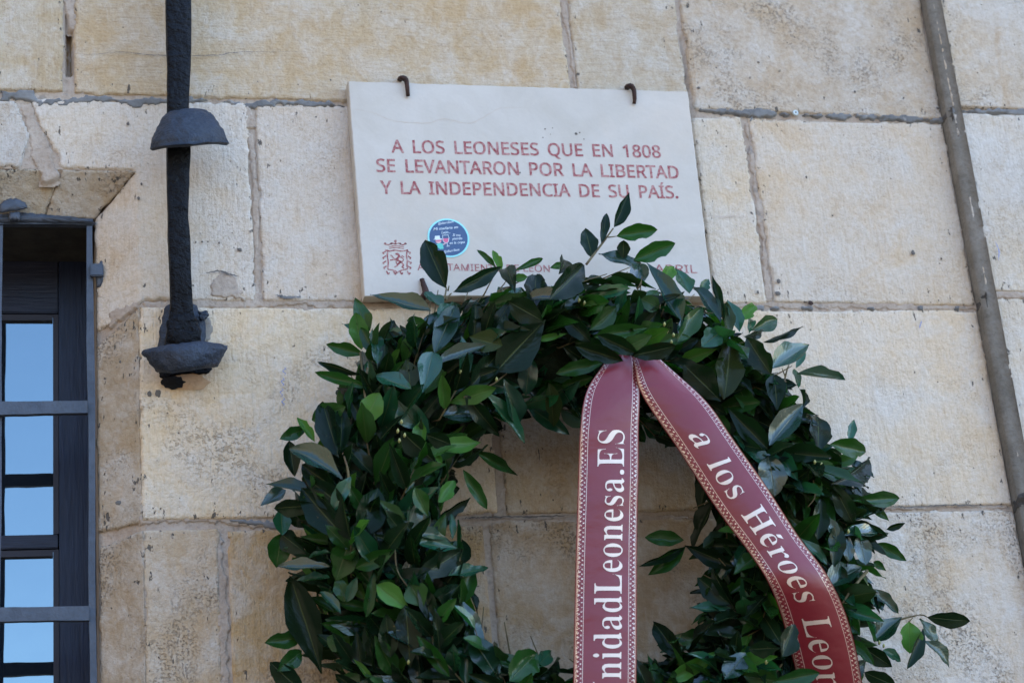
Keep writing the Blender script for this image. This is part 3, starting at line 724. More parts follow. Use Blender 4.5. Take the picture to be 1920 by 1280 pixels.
GLY = json.loads(r'''{"serif":{"n":[381,[[18,0,18,16,45,26,52,56,52,253,46,284,19,294,19,310,148,310,148,267,175,296,207,313,243,318,292,306,321,271,330,212,330,56,337,26,363,16,363,0,202,0,202,16,207,16,223,21,232,34,235,56,235,217,229,258,203,271,183,267,164,255,148,235,148,56,154,26,180,16,180,0]]],"i":[198,[[101,362,87,364,75,368,65,376,57,387,52,399,50,412,52,426,57,438,65,449,75,457,87,462,101,463,114,462,126,457,137,449,145,438,150,426,151,412,149,399,145,387,136,376,126,368,114,364],[18,0,18,16,45,26,52,56,52,252,47,285,20,293,21,310,148,310,148,56,154,26,180,16,180,0]]],"d":[370,[[140,-10,117,-8,97,-1,78,10,61,26,47,44,35,66,26,91,21,118,19,147,21,180,27,210,36,237,48,261,63,281,81,297,101,309,123,316,146,318,175,314,201,301,223,280,223,401,212,430,176,439,176,455,319,455,319,75,325,41,353,28,353,11,315,8,271,1,223,-10,223,39,201,12,173,-5],[171,28,202,41,223,76,223,242,206,270,174,281,155,277,141,267,130,250,123,225,119,193,118,153,119,115,123,83,130,58,140,42,153,32]]],"a":[344,[[255,-10,226,-5,208,10,200,35,168,11,133,-4,95,-9,74,-6,55,0,40,11,29,26,22,43,20,63,25,91,39,115,63,136,98,155,143,173,199,190,199,241,197,258,193,272,187,282,177,290,164,294,148,296,123,293,109,286,104,274,113,257,123,231,110,202,77,191,45,203,33,236,35,252,40,266,49,278,62,290,77,300,95,308,115,314,137,317,162,318,205,315,239,307,263,292,280,271,290,244,293,210,293,62,295,40,304,34,320,42,329,28,306,7,281,-6],[151,34,174,41,199,63,199,169,154,151,127,123,118,84,122,56,133,39]]],"L":[426,[[15,0,15,17,36,20,52,24,62,32,69,43,73,59,75,81,75,379,73,399,69,414,62,425,51,432,36,436,16,439,16,455,250,455,250,439,208,434,188,416,182,379,182,83,185,47,200,31,234,28,264,29,291,33,315,40,335,49,354,63,370,80,384,100,397,125,409,154,427,154,402,0]]],"e":[301,[[154,-10,129,-8,106,-1,85,10,66,26,50,45,37,69,27,95,21,125,19,157,21,187,28,215,38,240,51,263,68,282,87,298,109,309,132,316,157,318,193,314,224,301,249,280,268,251,279,216,283,173,283,166,117,166,127,97,154,56,199,42,225,47,248,62,270,86,285,73,248,27,205,-1],[116,192,201,192,201,215,201,241,198,261,193,277,186,288,175,295,161,297,136,286,121,255,116,203]]],"o":[336,[[169,-10,140,-8,114,-1,90,11,69,27,52,47,38,70,27,96,21,124,19,154,21,184,27,213,38,239,52,262,69,281,90,297,114,309,140,316,168,318,196,316,222,309,245,298,266,282,283,263,298,240,308,214,315,185,317,154,315,123,308,94,298,69,284,46,266,26,245,11,222,-1,197,-8],[169,11,186,14,199,24,209,39,217,81,220,154,218,206,214,245,208,271,198,286,185,296,169,299,151,296,138,286,128,271,122,245,118,206,117,154,120,82,128,39,138,24,152,14]]],"s":[288,[[151,-10,132,-8,110,-3,87,6,73,9,51,-9,36,-9,36,105,53,105,61,79,72,57,87,39,103,26,121,17,140,15,179,27,192,58,188,76,176,92,156,105,107,130,85,142,68,155,54,169,45,185,39,202,37,220,40,247,49,270,65,291,86,306,111,316,141,319,166,316,199,308,206,306,213,305,230,319,244,319,244,222,228,222,220,244,209,262,196,277,182,288,166,294,149,296,116,286,105,259,115,232,146,212,191,189,212,178,229,165,241,151,250,136,255,117,257,95,254,65,244,39,228,18,206,2,181,-7]]],"E":[442,[[14,0,14,17,35,18,51,22,62,30,70,41,74,57,75,78,75,369,74,394,69,413,62,425,51,433,36,437,16,439,16,455,399,455,399,320,383,320,375,357,361,386,340,406,312,420,276,428,232,430,200,428,186,417,183,388,183,246,193,246,221,248,243,256,259,269,272,288,281,313,288,345,304,345,304,118,287,118,284,143,280,164,273,181,264,195,254,206,241,213,225,218,207,221,185,222,183,222,183,67,192,35,230,28,261,29,289,32,313,39,335,48,354,60,371,75,386,94,399,116,411,143,430,143,402,0]]],"S":[390,[[43,-11,43,158,62,158,75,113,91,77,111,50,136,30,164,19,197,15,220,17,241,24,257,36,269,51,276,69,279,89,273,117,255,140,225,160,163,191,127,210,99,231,77,253,62,276,53,302,50,332,52,358,57,381,67,403,80,421,96,437,115,449,136,459,160,464,185,466,229,461,282,448,291,446,300,445,310,447,317,454,320,466,339,466,339,319,322,319,315,343,305,365,293,385,280,402,265,417,248,429,231,438,213,443,194,445,173,443,155,437,140,426,128,413,122,398,120,380,121,364,127,349,137,336,151,325,168,314,189,303,253,273,279,260,300,247,317,233,331,219,342,204,350,188,359,133,357,106,350,80,339,58,323,38,304,21,281,8,254,-2,225,-8,192,-10,158,-8,126,1,98,9,85,12,69,7,61,-11]]],"l":[199,[[18,0,18,16,45,26,52,56,52,398,47,429,20,439,20,455,148,455,148,56,154,26,180,16,180,0]]],"H":[523,[[15,0,15,17,36,20,52,24,62,32,69,43,73,59,75,81,75,379,73,398,69,413,62,424,51,431,36,436,16,439,16,455,242,455,242,439,204,432,187,415,182,379,182,251,342,251,342,379,337,415,320,432,282,439,282,455,507,455,507,439,486,436,471,431,461,424,454,414,451,399,449,379,449,81,451,60,455,44,461,33,471,25,487,20,507,17,507,0,282,0,282,17,303,20,318,24,329,31,336,41,340,58,342,81,342,221,182,221,182,81,183,59,187,43,194,32,205,24,221,20,242,17,242,0]]],"r":[287,[[18,0,18,16,45,26,52,56,52,252,46,285,20,293,21,310,146,310,146,252,158,272,172,288,187,301,203,311,218,316,233,318,250,317,264,312,275,304,283,293,288,281,289,266,278,234,248,222,222,231,207,250,189,260,162,241,155,228,151,211,149,192,149,56,159,25,197,16,197,0]]],"U":[492,[[248,-13,192,-8,147,6,114,29,91,61,78,103,73,155,73,379,72,398,68,413,61,424,50,431,35,436,15,439,15,455,240,455,240,439,202,432,185,415,181,379,181,140,183,104,191,74,203,51,221,35,245,25,275,22,340,37,379,83,392,159,392,378,391,398,387,413,379,423,368,431,351,436,328,439,328,455,474,455,474,439,456,435,442,429,433,421,427,411,424,396,422,378,422,181,418,118,403,69,380,32,346,7,302,-8]]]},"sans":{"A":[429,[[0,0,187,482,242,482,428,0,366,0,308,148,118,148,61,0],[138,202,290,202,236,347,230,367,221,396,214,419,203,378,193,347]]],"L":[352,[[65,0,65,480,126,480,126,54,335,54,335,0]]],"O":[525,[[263,-7,216,-3,174,7,139,24,109,48,84,76,65,111,52,150,44,193,41,241,44,288,52,331,65,370,84,404,109,433,139,456,174,473,216,483,263,487,309,484,349,473,384,456,414,433,439,405,458,370,472,331,481,288,484,240,481,193,472,150,458,110,439,76,414,47,384,24,349,7,308,-3],[263,46,312,51,352,69,382,98,403,137,416,184,420,240,416,297,403,344,382,382,352,411,313,428,263,434,214,428,174,411,143,382,122,344,109,297,105,240,109,184,122,137,143,98,173,69,213,51]]],"S":[369,[[166,-7,91,-1,34,16,34,74,94,54,119,50,143,47,169,46,201,48,228,55,249,66,265,82,274,101,277,123,267,163,232,192,164,222,126,238,96,256,72,276,54,300,44,329,40,364,42,388,49,410,60,429,74,446,92,460,114,471,138,480,165,485,193,486,266,479,326,459,307,408,253,426,192,433,165,431,142,425,124,414,112,400,104,383,101,363,111,323,144,294,206,267,233,256,257,245,278,233,296,221,310,207,322,191,330,173,335,152,337,128,332,89,317,56,291,29,256,9,215,-3]]],"E":[373,[[65,0,65,480,333,480,333,426,126,426,126,277,321,277,321,224,126,224,126,53,333,53,333,0]]],"N":[510,[[65,0,65,480,135,480,391,83,394,83,392,115,390,162,389,209,389,480,445,480,445,0,375,0,118,398,116,398,119,340,121,268,121,0]]],"Q":[525,[[372,-114,279,-6,270,-7,263,-7,216,-3,174,7,139,24,109,48,84,76,65,111,52,150,44,193,41,241,44,288,52,331,65,370,84,404,109,433,139,456,174,473,216,483,263,487,309,484,349,473,384,456,414,433,439,405,458,370,472,331,481,288,484,240,480,185,468,135,448,91,421,54,386,25,344,5,459,-114],[263,46,312,51,352,69,382,98,403,137,416,184,420,240,416,297,403,344,382,382,352,411,313,428,263,434,214,428,174,411,143,382,122,344,109,297,105,240,109,184,122,137,143,98,173,69,213,51]]],"U":[491,[[243,-7,188,-1,143,15,107,42,81,78,66,121,60,171,60,480,121,480,121,169,124,133,135,102,152,78,176,60,208,49,246,46,286,50,317,61,341,80,357,106,367,135,370,169,370,480,430,480,430,169,428,137,421,107,410,80,394,55,373,34,348,16,318,4,283,-4]]],"1":[384,[[181,0,181,335,181,381,183,418,164,400,142,381,91,339,60,379,189,480,238,480,238,0]]],"8":[384,[[193,-7,146,-3,106,8,75,27,51,53,38,85,33,122,34,143,39,162,47,179,57,195,69,209,83,221,132,251,110,265,90,281,73,299,59,320,51,344,48,372,50,395,57,416,67,434,81,450,98,463,118,473,141,480,165,485,191,486,231,483,265,473,295,457,317,434,331,406,335,371,334,353,330,336,323,321,289,283,244,254,298,222,313,209,325,196,336,181,344,164,349,145,351,124,346,87,332,55,308,29,276,9,238,-3],[194,277,216,287,236,299,253,312,266,328,274,347,277,369,274,390,266,407,253,421,236,431,215,437,191,439,168,437,147,431,130,421,117,407,109,390,106,369,118,328,150,299],[192,40,222,43,247,51,267,63,281,80,290,100,293,124,290,146,281,165,265,182,245,196,221,210,192,222,181,226,154,213,132,199,114,183,101,165,93,145,91,122,93,100,102,80,116,63,135,51,161,43]]],"0":[384,[[191,-7,142,1,102,22,72,59,50,108,37,169,33,240,35,290,40,334,49,373,61,407,78,435,99,458,125,474,156,484,191,487,241,480,281,458,312,422,334,373,347,313,351,240,349,191,344,147,335,108,322,74,305,45,284,23,258,6,227,-3],[191,44,224,49,249,65,268,92,281,130,289,180,291,240,289,300,281,349,268,388,249,415,224,431,191,437,159,431,133,415,115,388,102,349,95,300,92,240,95,180,102,131,115,93,133,65,159,49]]],"V":[403,[[171,0,0,480,63,480,171,172,189,117,201,67,214,117,232,173,339,480,403,480,232,0]]],"T":[373,[[156,0,156,426,7,426,7,480,366,480,366,426,217,426,217,0]]],"R":[418,[[65,0,65,480,197,480,252,476,296,464,329,446,353,419,367,385,372,343,370,319,366,298,358,279,348,264,336,250,322,239,276,215,408,0,337,0,221,198,126,198,126,0],[126,249,197,249,233,252,261,259,283,272,298,290,307,313,310,340,306,369,297,391,281,407,259,418,230,425,194,427,126,427]]],"P":[406,[[65,0,65,480,192,480,249,475,295,463,329,443,353,415,367,380,372,338,370,313,364,288,354,264,340,243,320,224,294,208,263,196,225,189,181,187,126,187,126,0],[126,238,174,238,216,241,250,248,276,261,295,279,306,304,310,336,306,364,296,387,280,405,257,418,225,425,187,428,126,428]]],"B":[437,[[65,0,65,480,202,480,257,477,303,468,338,453,364,431,379,400,384,361,382,334,374,311,361,290,343,274,320,262,293,255,293,251,348,234,363,224,376,212,386,197,394,180,399,160,400,136,395,96,380,63,356,36,322,16,282,4,234,0],[126,275,214,275,251,278,279,284,299,295,312,310,319,330,322,354,319,378,309,397,294,411,272,420,242,426,205,428,126,428],[126,51,222,51,261,54,290,62,311,76,325,94,333,116,336,141,333,165,324,185,310,202,288,215,257,222,218,225,126,225]]],"D":[490,[[65,0,65,480,213,480,259,477,301,468,338,453,371,432,398,406,420,374,436,336,446,293,449,244,442,170,420,109,383,61,333,27,272,7,199,0],[126,52,191,52,299,73,364,136,385,242,380,301,364,348,338,383,302,408,258,423,204,428,126,428]]],"Y":[380,[[160,0,160,183,0,480,66,480,190,244,315,480,380,480,220,186,220,0]]],"I":[228,[[27,0,27,35,83,48,83,431,27,445,27,480,200,480,200,445,144,431,144,48,200,35,200,0]]],"C":[424,[[261,-7,215,-3,174,7,139,24,109,46,85,75,65,109,52,149,44,192,41,240,44,287,53,330,67,368,88,403,114,431,146,455,183,472,225,483,271,486,320,483,364,474,404,458,379,407,330,425,271,433,223,427,182,410,149,381,124,343,110,296,105,240,109,184,123,137,146,98,178,69,219,52,270,46,330,52,385,65,385,13,329,-2]]],"M":[609,[[65,0,65,480,154,480,302,87,305,87,455,480,544,480,544,0,484,0,484,295,486,364,489,420,486,420,326,0,277,0,119,420,116,420,120,364,121,291,121,0]]],"W":[625,[[135,0,8,480,71,480,146,187,160,127,169,73,179,130,194,190,279,480,341,480,429,188,445,127,455,73,465,127,479,187,553,480,616,480,488,0,427,0,334,314,323,353,314,388,310,409,303,372,287,312,196,0]]],".":[180,[[89,-9,60,1,48,36,50,51,54,63,60,71,89,81,119,71,126,63,130,51,132,36,130,22,126,10,119,1]]]}}''')
def text2d(s, font, cap, width=None, space=300, track=0, offset=0.0, res_sub=0, thin=0):
    """flat lettering as (verts2d, faces) with its left end at 0 and baseline at 0"""
    G_ = GLY[font]; capu = 455.0 if font == 'serif' else 480.0
    x = 0; loops = []
    for ch in s:
        if ch == ' ': x += space; continue
        base = {'Í': 'I', 'Ó': 'O', 'é': 'e'}.get(ch, ch)
        if ch == '.' and font == 'serif':
            lp = [round(60+38+38*math.cos(a*math.pi/6)) if q == 0 else round(32+38*math.sin(a*math.pi/6)) for a in range(12) for q in (0, 1)]
            loops.append((x, lp, 1, 1)); x += 190; continue
        sc = 1
        adv, ls = G_[base]
        for l in ls: loops.append((x, l, sc, sc))
        if ch != base:
            h0 = 520 if font == 'sans' else 350; cxx = adv/2 + (10 if font == 'sans' else -8)
            loops.append((x, [cxx-22, h0, cxx+14, h0, cxx+75, h0+85, cxx+10, h0+85], 1, 1))
        x += adv+track
    x -= track; k = cap/capu; kx = (width/x) if width else k
    cu = bpy.data.curves.new('t', 'CURVE'); cu.dimensions = '2D'; cu.fill_mode = 'BOTH'; cu.offset = offset
    for x0, l, sx, sy in loops:
        n = len(l)//2
        if thin and n > 2:      # slimmer upright strokes, hairlines kept
            q = [(l[2*i], l[2*i+1]) for i in range(n)]; nl = []
            for i in range(n):
                ax_, ay_ = q[i-1]; bx_, by_ = q[i]; cx_, cy_ = q[(i+1) % n]
                e1 = math.hypot(bx_-ax_, by_-ay_) or 1; e2 = math.hypot(cx_-bx_, cy_-by_) or 1
                nx_ = (by_-ay_)/e1+(cy_-by_)/e2; m1 = max(-1, min(1, nx_))
                nl += [bx_+thin*m1, by_]
            l = nl
        sp_ = cu.splines.new('POLY'); sp_.points.add(n-1); sp_.use_cyclic_u = True
        for i in range(n): sp_.points[i].co = (((l[2*i]*sx)+x0)*kx, l[2*i+1]*sy*k, 0, 1)
    ob = bpy.data.objects.new('t', cu); COL.objects.link(ob)
    dg = bpy.context.evaluated_depsgraph_get(); me = ob.evaluated_get(dg).to_mesh()
    bm = bmesh.new(); bm.from_mesh(me); ob.evaluated_get(dg).to_mesh_clear()
    if res_sub: bmesh.ops.subdivide_edges(bm, edges=[e for e in bm.edges if e.calc_length() > res_sub], cuts=2); bmesh.ops.triangulate(bm, faces=bm.faces)
    vs = [(v.co.x, v.co.y) for v in bm.verts]; bm.verts.index_update(); fs = [tuple(v.index for v in f.verts) for f in bm.faces]
    bm.free(); bpy.data.objects.remove(ob); bpy.data.curves.remove(cu)
    return vs, fs
def by_word(s, font, space, vs, fs):
    """split the lettering into its words: x positions of the blanks as a share of the line"""
    G_ = GLY[font]; x = 0; cuts = []
    for ch in s:
        if ch == ' ': cuts.append(x+space/2); x += space
        elif ch == '.' and font == 'serif': x += 190
        else: x += G_[{'Í': 'I', 'Ó': 'O', 'é': 'e'}.get(ch, ch)][0]
    return [c_/x for c_ in cuts]
def split_words(s, font, space, vs, fs, total, V, mat, parent):
    cuts = [c_*total for c_ in by_word(s, font, space, vs, fs)]; groups = {}
    for f_ in fs:
        k = sum(vs[f_[0]][0] > c_ for c_ in cuts); groups.setdefault(k, []).append(f_)
    for k in sorted(groups):
        used = sorted({i for f_ in groups[k] for i in f_}); idx = {i: n for n, i in enumerate(used)}
        link('lettering', mesh('lettering', [V[i] for i in used], [tuple(idx[i] for i in f_) for f_ in groups[k]]), mat, parent)
def plaque_text(s, p0, p1, cap, name='lettering', **kw):
    a, b_ = at(*p0, -PD), at(*p1, -PD); d_ = b_-a; w = np.linalg.norm(d_); d_ /= w; up = np.cross(EPS, d_); up = up if up[2] > 0 else -up
    vs, fs = text2d(s, 'sans', cap, w, **kw)
    split_words(s, 'sans', kw.get('space', 300), vs, fs, w, [a+d_*x+up*y+EPS*.0004 for x, y in vs], M['red'], plaque)
plaque_text('A LOS LEONESES QUE EN 1808', (735,286), (1241,296), .0285, offset=.0008)
plaque_text('SE LEVANTARON POR LA LIBERTAD', (705,322), (1275,335), .0290, offset=.0008)
plaque_text('Y LA INDEPENDENCIA DE SU PAÍS.', (715,363), (1274,372), .0285, offset=.0008)
plaque_text('AYUNTAMIENTO DE LEÓN', (783,506.5), (1033,510), .0150, space=180, offset=.0002)
plaque_text('ABRIL', (1228,511), (1308,512), .0180, offset=.0002)
line_on('vein', [(655,204),(700,212),(740,227),(800,231),(832,223),(880,231),(915,215),(940,203),(985,202)], -PD-.0003, .0010, M['vein'], plaque, 60, .0012, 5)
for i, (x, y_, r) in enumerate(((1022,242,.0016),(1036,240,.0013),(1032,252,.001),(1018,258,.0014),(1080,251,.003),(1087,249,.0017),(1095,261,.0014),(975,324,.002))):
    blob('pit', x, y_, r, -PD-.0004, M['crack_dark'], plaque, i, thick=.0002)
# engraved coat of arms: crowned shield with a rampant lion
cr = Acc()
def stroke(pts, w, n=None):
    P = catmull([at(690+p[0]/6.4, 380+p[1]/6.4, -PD) for p in pts], n or 4*len(pts))
    v, f_ = strip(P, w*.001, EPS, int(pts[0][0]), .5); cr.add([q+EPS*.0004 for q in v], f_)
stroke([(238,580),(232,640),(242,700),(240,760),(236,800)], 2.6); stroke([(470,572),(462,640),(470,700),(468,760),(476,790)], 2.6)
stroke([(236,800),(290,808),(330,820),(350,842)], 2.4); stroke([(476,795),(430,805),(375,822),(350,842)], 2.4)
stroke([(205,568),(260,580),(330,570),(400,582),(450,575),(480,566)], 2.4)
for x, y_, dx in ((200,600,-22),(196,660,-16),(200,720,-20),(205,780,-16),(490,600,18),(496,660,16),(500,720,20),(495,780,20)):
    stroke([(x+18*(1 if dx < 0 else -1),y_-22),(x,y_-8),(x+dx,y_),(x+dx*.3,y_+16)], 2.6); 
for x in (235,320,395,485): stroke([(x-14,820),(x-4,838),(x+8,858),(x+22,838)], 2.8)
for x in (205,280,330,385,450): stroke([(x-10,498),(x,486),(x+10,498)], 2.8)
stroke([(205,498),(250,505),(290,486),(330,500),(370,486),(410,506),(460,492)], 1.8)
stroke([(330,450),(322,462),(330,474),(338,462),(330,450)], 2.6); stroke([(250,530),(330,518),(430,530)], 1.8); stroke([(255,550),(330,540),(428,552)], 1.8)
stroke([(330,618),(352,614),(372,632),(366,655),(350,680),(372,700),(400,712)], 4.2)             # head, neck, body
stroke([(270,628),(290,642),(310,668),(345,680)], 2.4); stroke([(265,692),(300,684),(340,690)], 2.4)
stroke([(395,712),(360,738),(345,760),(318,772)], 3.4); stroke([(398,715),(425,745),(412,772),(432,788)], 3.2)
stroke([(405,712),(425,690),(415,665),(392,655),(410,640),(432,656)], 2.0); stroke([(350,700),(335,712),(350,735)], 2.0)
cr.build('coat_of_arms', M['red'], plaque)

# iron clips that hold the plaque
def clip(pts, rad, label, flat_=.7):
    v, f_ = tube(catmull([at(*p) for p in pts], 14), list(np.interp(np.linspace(0, 1, 14), np.linspace(0, 1, len(rad)), rad)), 8, flat_, int(pts[0][0]), .18)
    o = link('plaque_clip', mesh('clip', v, f_), M['rust'], None, True)
    tag(o, label, 'clip', 'iron clips holding the plaque'); return o
clip([(750,150,.0),(752,147,-.02),(757,146,-.043),(762,153,-.043),(764,168,-.0435),(765,181,-.038)], [.006,.0075,.0075,.0055,.0045,.004], 'rusty hook over the plaque top edge near its left corner')
clip([(1176,166,.0),(1177,163,-.02),(1182,161,-.043),(1188,168,-.043),(1190,182,-.0435),(1189,195,-.038)], [.006,.0075,.0075,.0055,.0045,.004], 'rusty hook over the plaque top edge near its right corner')
clip([(788,562,.0),(790,560,-.035),(797,554,-.047),(798,545,-.046),(794,532,-.041),(791,523,-.038)], [.008,.008,.0085,.007,.0055,.005], 'rusty hook under the plaque rising beside the coat of arms')

# round sticker
SY = -PD-.0012
sc0 = at(841,446,SY); stk = empty('round_sticker', tuple(sc0)); tag(stk, 'round blue sticker with pale rim and hand lettering stuck on the plaque', 'sticker')
sx = at(880,446,SY)[0]-sc0[0]
def disc(r, h, name, mat, n=64):
    V = [sc0+EPS*h]+[sc0+EPS*h+np.array([math.cos(2*math.pi*k/n)*r, 0, math.sin(2*math.pi*k/n)*r]) for k in range(n)]
    V += [p-EPS*.0006 for p in V[1:]]
    return link(name, mesh(name, V, [(0, 1+k, 1+(k+1) % n) for k in range(n)]+[(1+k, 1+n+k, 1+n+(k+1) % n, 1+(k+1) % n) for k in range(n)]), M[mat], stk)
disc(sx, .0, 'rim', 'st_rim'); disc(sx*.915, .0005, 'face', 'st_blue')
def spt(x, y_, h=.0008): return at(690+x/6.4, 380+y_/6.4, SY)+EPS*h
def small_text(s, x, y_, size, rot=0, mat='st_white', wid=None):
    cu = bpy.data.curves.new('t', 'FONT'); cu.body = s; cu.size = 1; cu.offset = .01; cu.resolution_u = 2; cu.shear = .25
    ob = bpy.data.objects.new('t', cu); COL.objects.link(ob); dg = bpy.context.evaluated_depsgraph_get(); me = ob.evaluated_get(dg).to_mesh()
    vs = np.array([v.co[:] for v in me.vertices]); fs = [tuple(p.vertices) for p in me.polygons]; ob.evaluated_get(dg).to_mesh_clear()
    bpy.data.objects.remove(ob); bpy.data.curves.remove(cu)
    kx = wid/vs[:, 0].max(); r = math.radians(rot)
    V = []
    for q in vs: a, b_ = q[0]*kx, q[1]*size; V.append(spt(x+a*math.cos(r)+b_*math.sin(r), y_+a*math.sin(r)-b_*math.cos(r), .0010))
    return link('print', mesh('print', V, fs), M[mat], stk)
small_text('@elbarrilleon', 838, 268, 40, -8, wid=190); small_text('Mi mañana en', 782, 335, 46, -5, wid=300); small_text('León...', 878, 376, 46, -4, wid=110)
small_text('Si me', 1012, 404, 44, 2, wid=95); small_text('pierdo', 1010, 448, 44, -2, wid=120); small_text('es la copa', 975, 500, 42, -4, wid=185); small_text('@elbarrilleon', 905, 606, 40, -9, wid=195)
def spoly(pts, mat, name, h=.0009): 
    link(name, mesh(name, [spt(x, y_, h) for x, y_ in pts], [tuple(range(len(pts)))]), M[mat], stk)
def sdisc(x, y_, rx, ry, mat, name, h=.0009, n=16): spoly([(x+rx*math.cos(2*math.pi*k/n), y_+ry*math.sin(2*math.pi*k/n)) for k in range(n)], mat, name, h)
sdisc(845,458,36,34,'st_skin','drawn_head'); spoly([(782,446),(800,434),(802,402),(858,398),(862,430),(888,436),(886,446)], 'st_white', 'drawn_hat', .0011)
spoly([(812,470),(880,462),(880,448),(812,455)], 'st_pink', 'drawn_glasses', .0012)
spoly([(820,500),(860,486),(900,496),(905,556),(862,560),(825,530)], 'st_green', 'drawn_shirt', .0010); spoly([(895,500),(930,484),(934,496),(900,512)], 'st_skin', 'drawn_arm', .0011)
spoly([(896,432),(968,428),(964,466),(946,484),(920,480),(902,460)], 'st_pink', 'drawn_wine', .0011)
for q in ([(893,395),(962,392),(970,430),(964,470),(946,488),(918,482),(898,460),(893,395)], [(944,486),(958,520)], [(940,528),(980,522)]):
    P = [spt(*p, .0013) for p in q]; v, f_ = strip(P, .0011, EPS, 3, .2); link('drawn_glass', mesh('g', v, f_), M['st_white'], stk)

# ------------------------------------------------------------------ laurel wreath
WC = np.array([.991, -.155, 2.607]); RM = .395        # ring centre and radius
wreath = empty('laurel_wreath', tuple(WC))
tag(wreath, 'large thick ring of glossy green laurel leaves hung on the stone wall', 'wreath')
def torus_y(x, z, r):
    rho = math.hypot(x-WC[0], z-WC[2]); q = r*r-(rho-RM)**2
    return WC[1]-(math.sqrt(q) if q > 0 else 0)
def on_wreath(px_, py_, r=.15, off=0.0):
    y = -.25
    for _ in range(4):
        p = at(px_, py_, y); y = torus_y(p[0], p[2], r)+off
    return at(px_, py_, y)
# leaf shapes, shared by all leaves: along +Y from 0 to 1, half width .5, face +Z
def leaf_shape(k):
    rs = np.random.RandomState(100+k); NY, NX = 11, 4
    kind = k % 5; V = []; UV = []
    curl = rs.uniform(-.10, .26); side = rs.uniform(-.05, .05); foldd = rs.uniform(.10, .36); wav = rs.uniform(.01, .035); ph = rs.rand()*6
    bite = rs.uniform(.3, .8) if kind == 4 else -1; tw = rs.uniform(-.25, .25)
    for i in range(NY+1):
        t = i/NY
        if kind == 0: w = math.sin(math.pi*t**.85)**.9
        elif kind == 1: w = math.sin(math.pi*t**1.05)**.75
        elif kind == 2: w = math.sin(math.pi*t**.7)**1.1
        elif kind == 3: w = math.sin(math.pi*t**1.2)**.95
        else: w = math.sin(math.pi*t**.9)**.85
        w = max(w*(1+.045*math.sin(t*19+ph)), .02 if i in (0,) else .004)
        if i == 0: w = .035
        for j in range(NX+1):
            s_ = (j/NX-.5)*2
            ww = w
            if bite > 0 and s_ > 0 and abs(t-bite) < .07: ww = w*.72
            x = s_*.5*ww; z = foldd*abs(x)*.9-curl*t*t+wav*math.sin(t*13+ph+s_*2)*abs(s_)+x*tw*(t-.5)
            V.append((x+side*t*t, t, z)); UV.append((j/NX*.999, t))
    Fc = [(i*(NX+1)+j, i*(NX+1)+j+1, (i+1)*(NX+1)+j+1, (i+1)*(NX+1)+j) for i in range(NY) for j in range(NX)]
    # stalk
    return np.array(V), Fc, np.array(UV)
SHAPES = [leaf_shape(k) for k in range(15)]
def leaf_mesh(k):
    V, Fc, UV = SHAPES[k]; me = mesh('leaf', V, Fc); uvl = me.uv_layers.new(name='UVMap')
    for l in me.loops: uvl.data[l.index].uv = UV[l.vertex_index]
    # u runs across by width share, so the rib stays centred
    me.polygons.foreach_set('use_smooth', [True]*len(me.polygons)); me.materials.append(M['leaf']); return me
LM = [leaf_mesh(k) for k in range(15)]
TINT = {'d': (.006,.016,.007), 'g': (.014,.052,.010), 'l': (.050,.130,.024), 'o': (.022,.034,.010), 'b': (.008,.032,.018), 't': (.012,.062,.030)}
def frame_of(base, tip, normal, width, thick=1.0):
    a = tip-base; Ln = np.linalg.norm(a); a = a/Ln
    n = normal-a*normal.dot(a); n /= (np.linalg.norm(n)+1e-9); x = np.cross(a, n)
    m = np.eye(4); m[:3, 0] = x*width; m[:3, 1] = a*Ln; m[:3, 2] = n*Ln*thick; m[:3, 3] = base; return m
def unit(v): v = np.asarray(v, float); return v/np.linalg.norm(v)
def put_leaf(m, k, col, wax=.1):
    o = bpy.data.objects.new('leaf', LM[k]); COL.objects.link(o)
    o.parent = wreath; o.matrix_parent_inverse = Matrix.Translation(-wreath.location)
    o.matrix_basis = Matrix(m.tolist()); o.color = (*col, wax); return o
rl = np.random.RandomState(5)
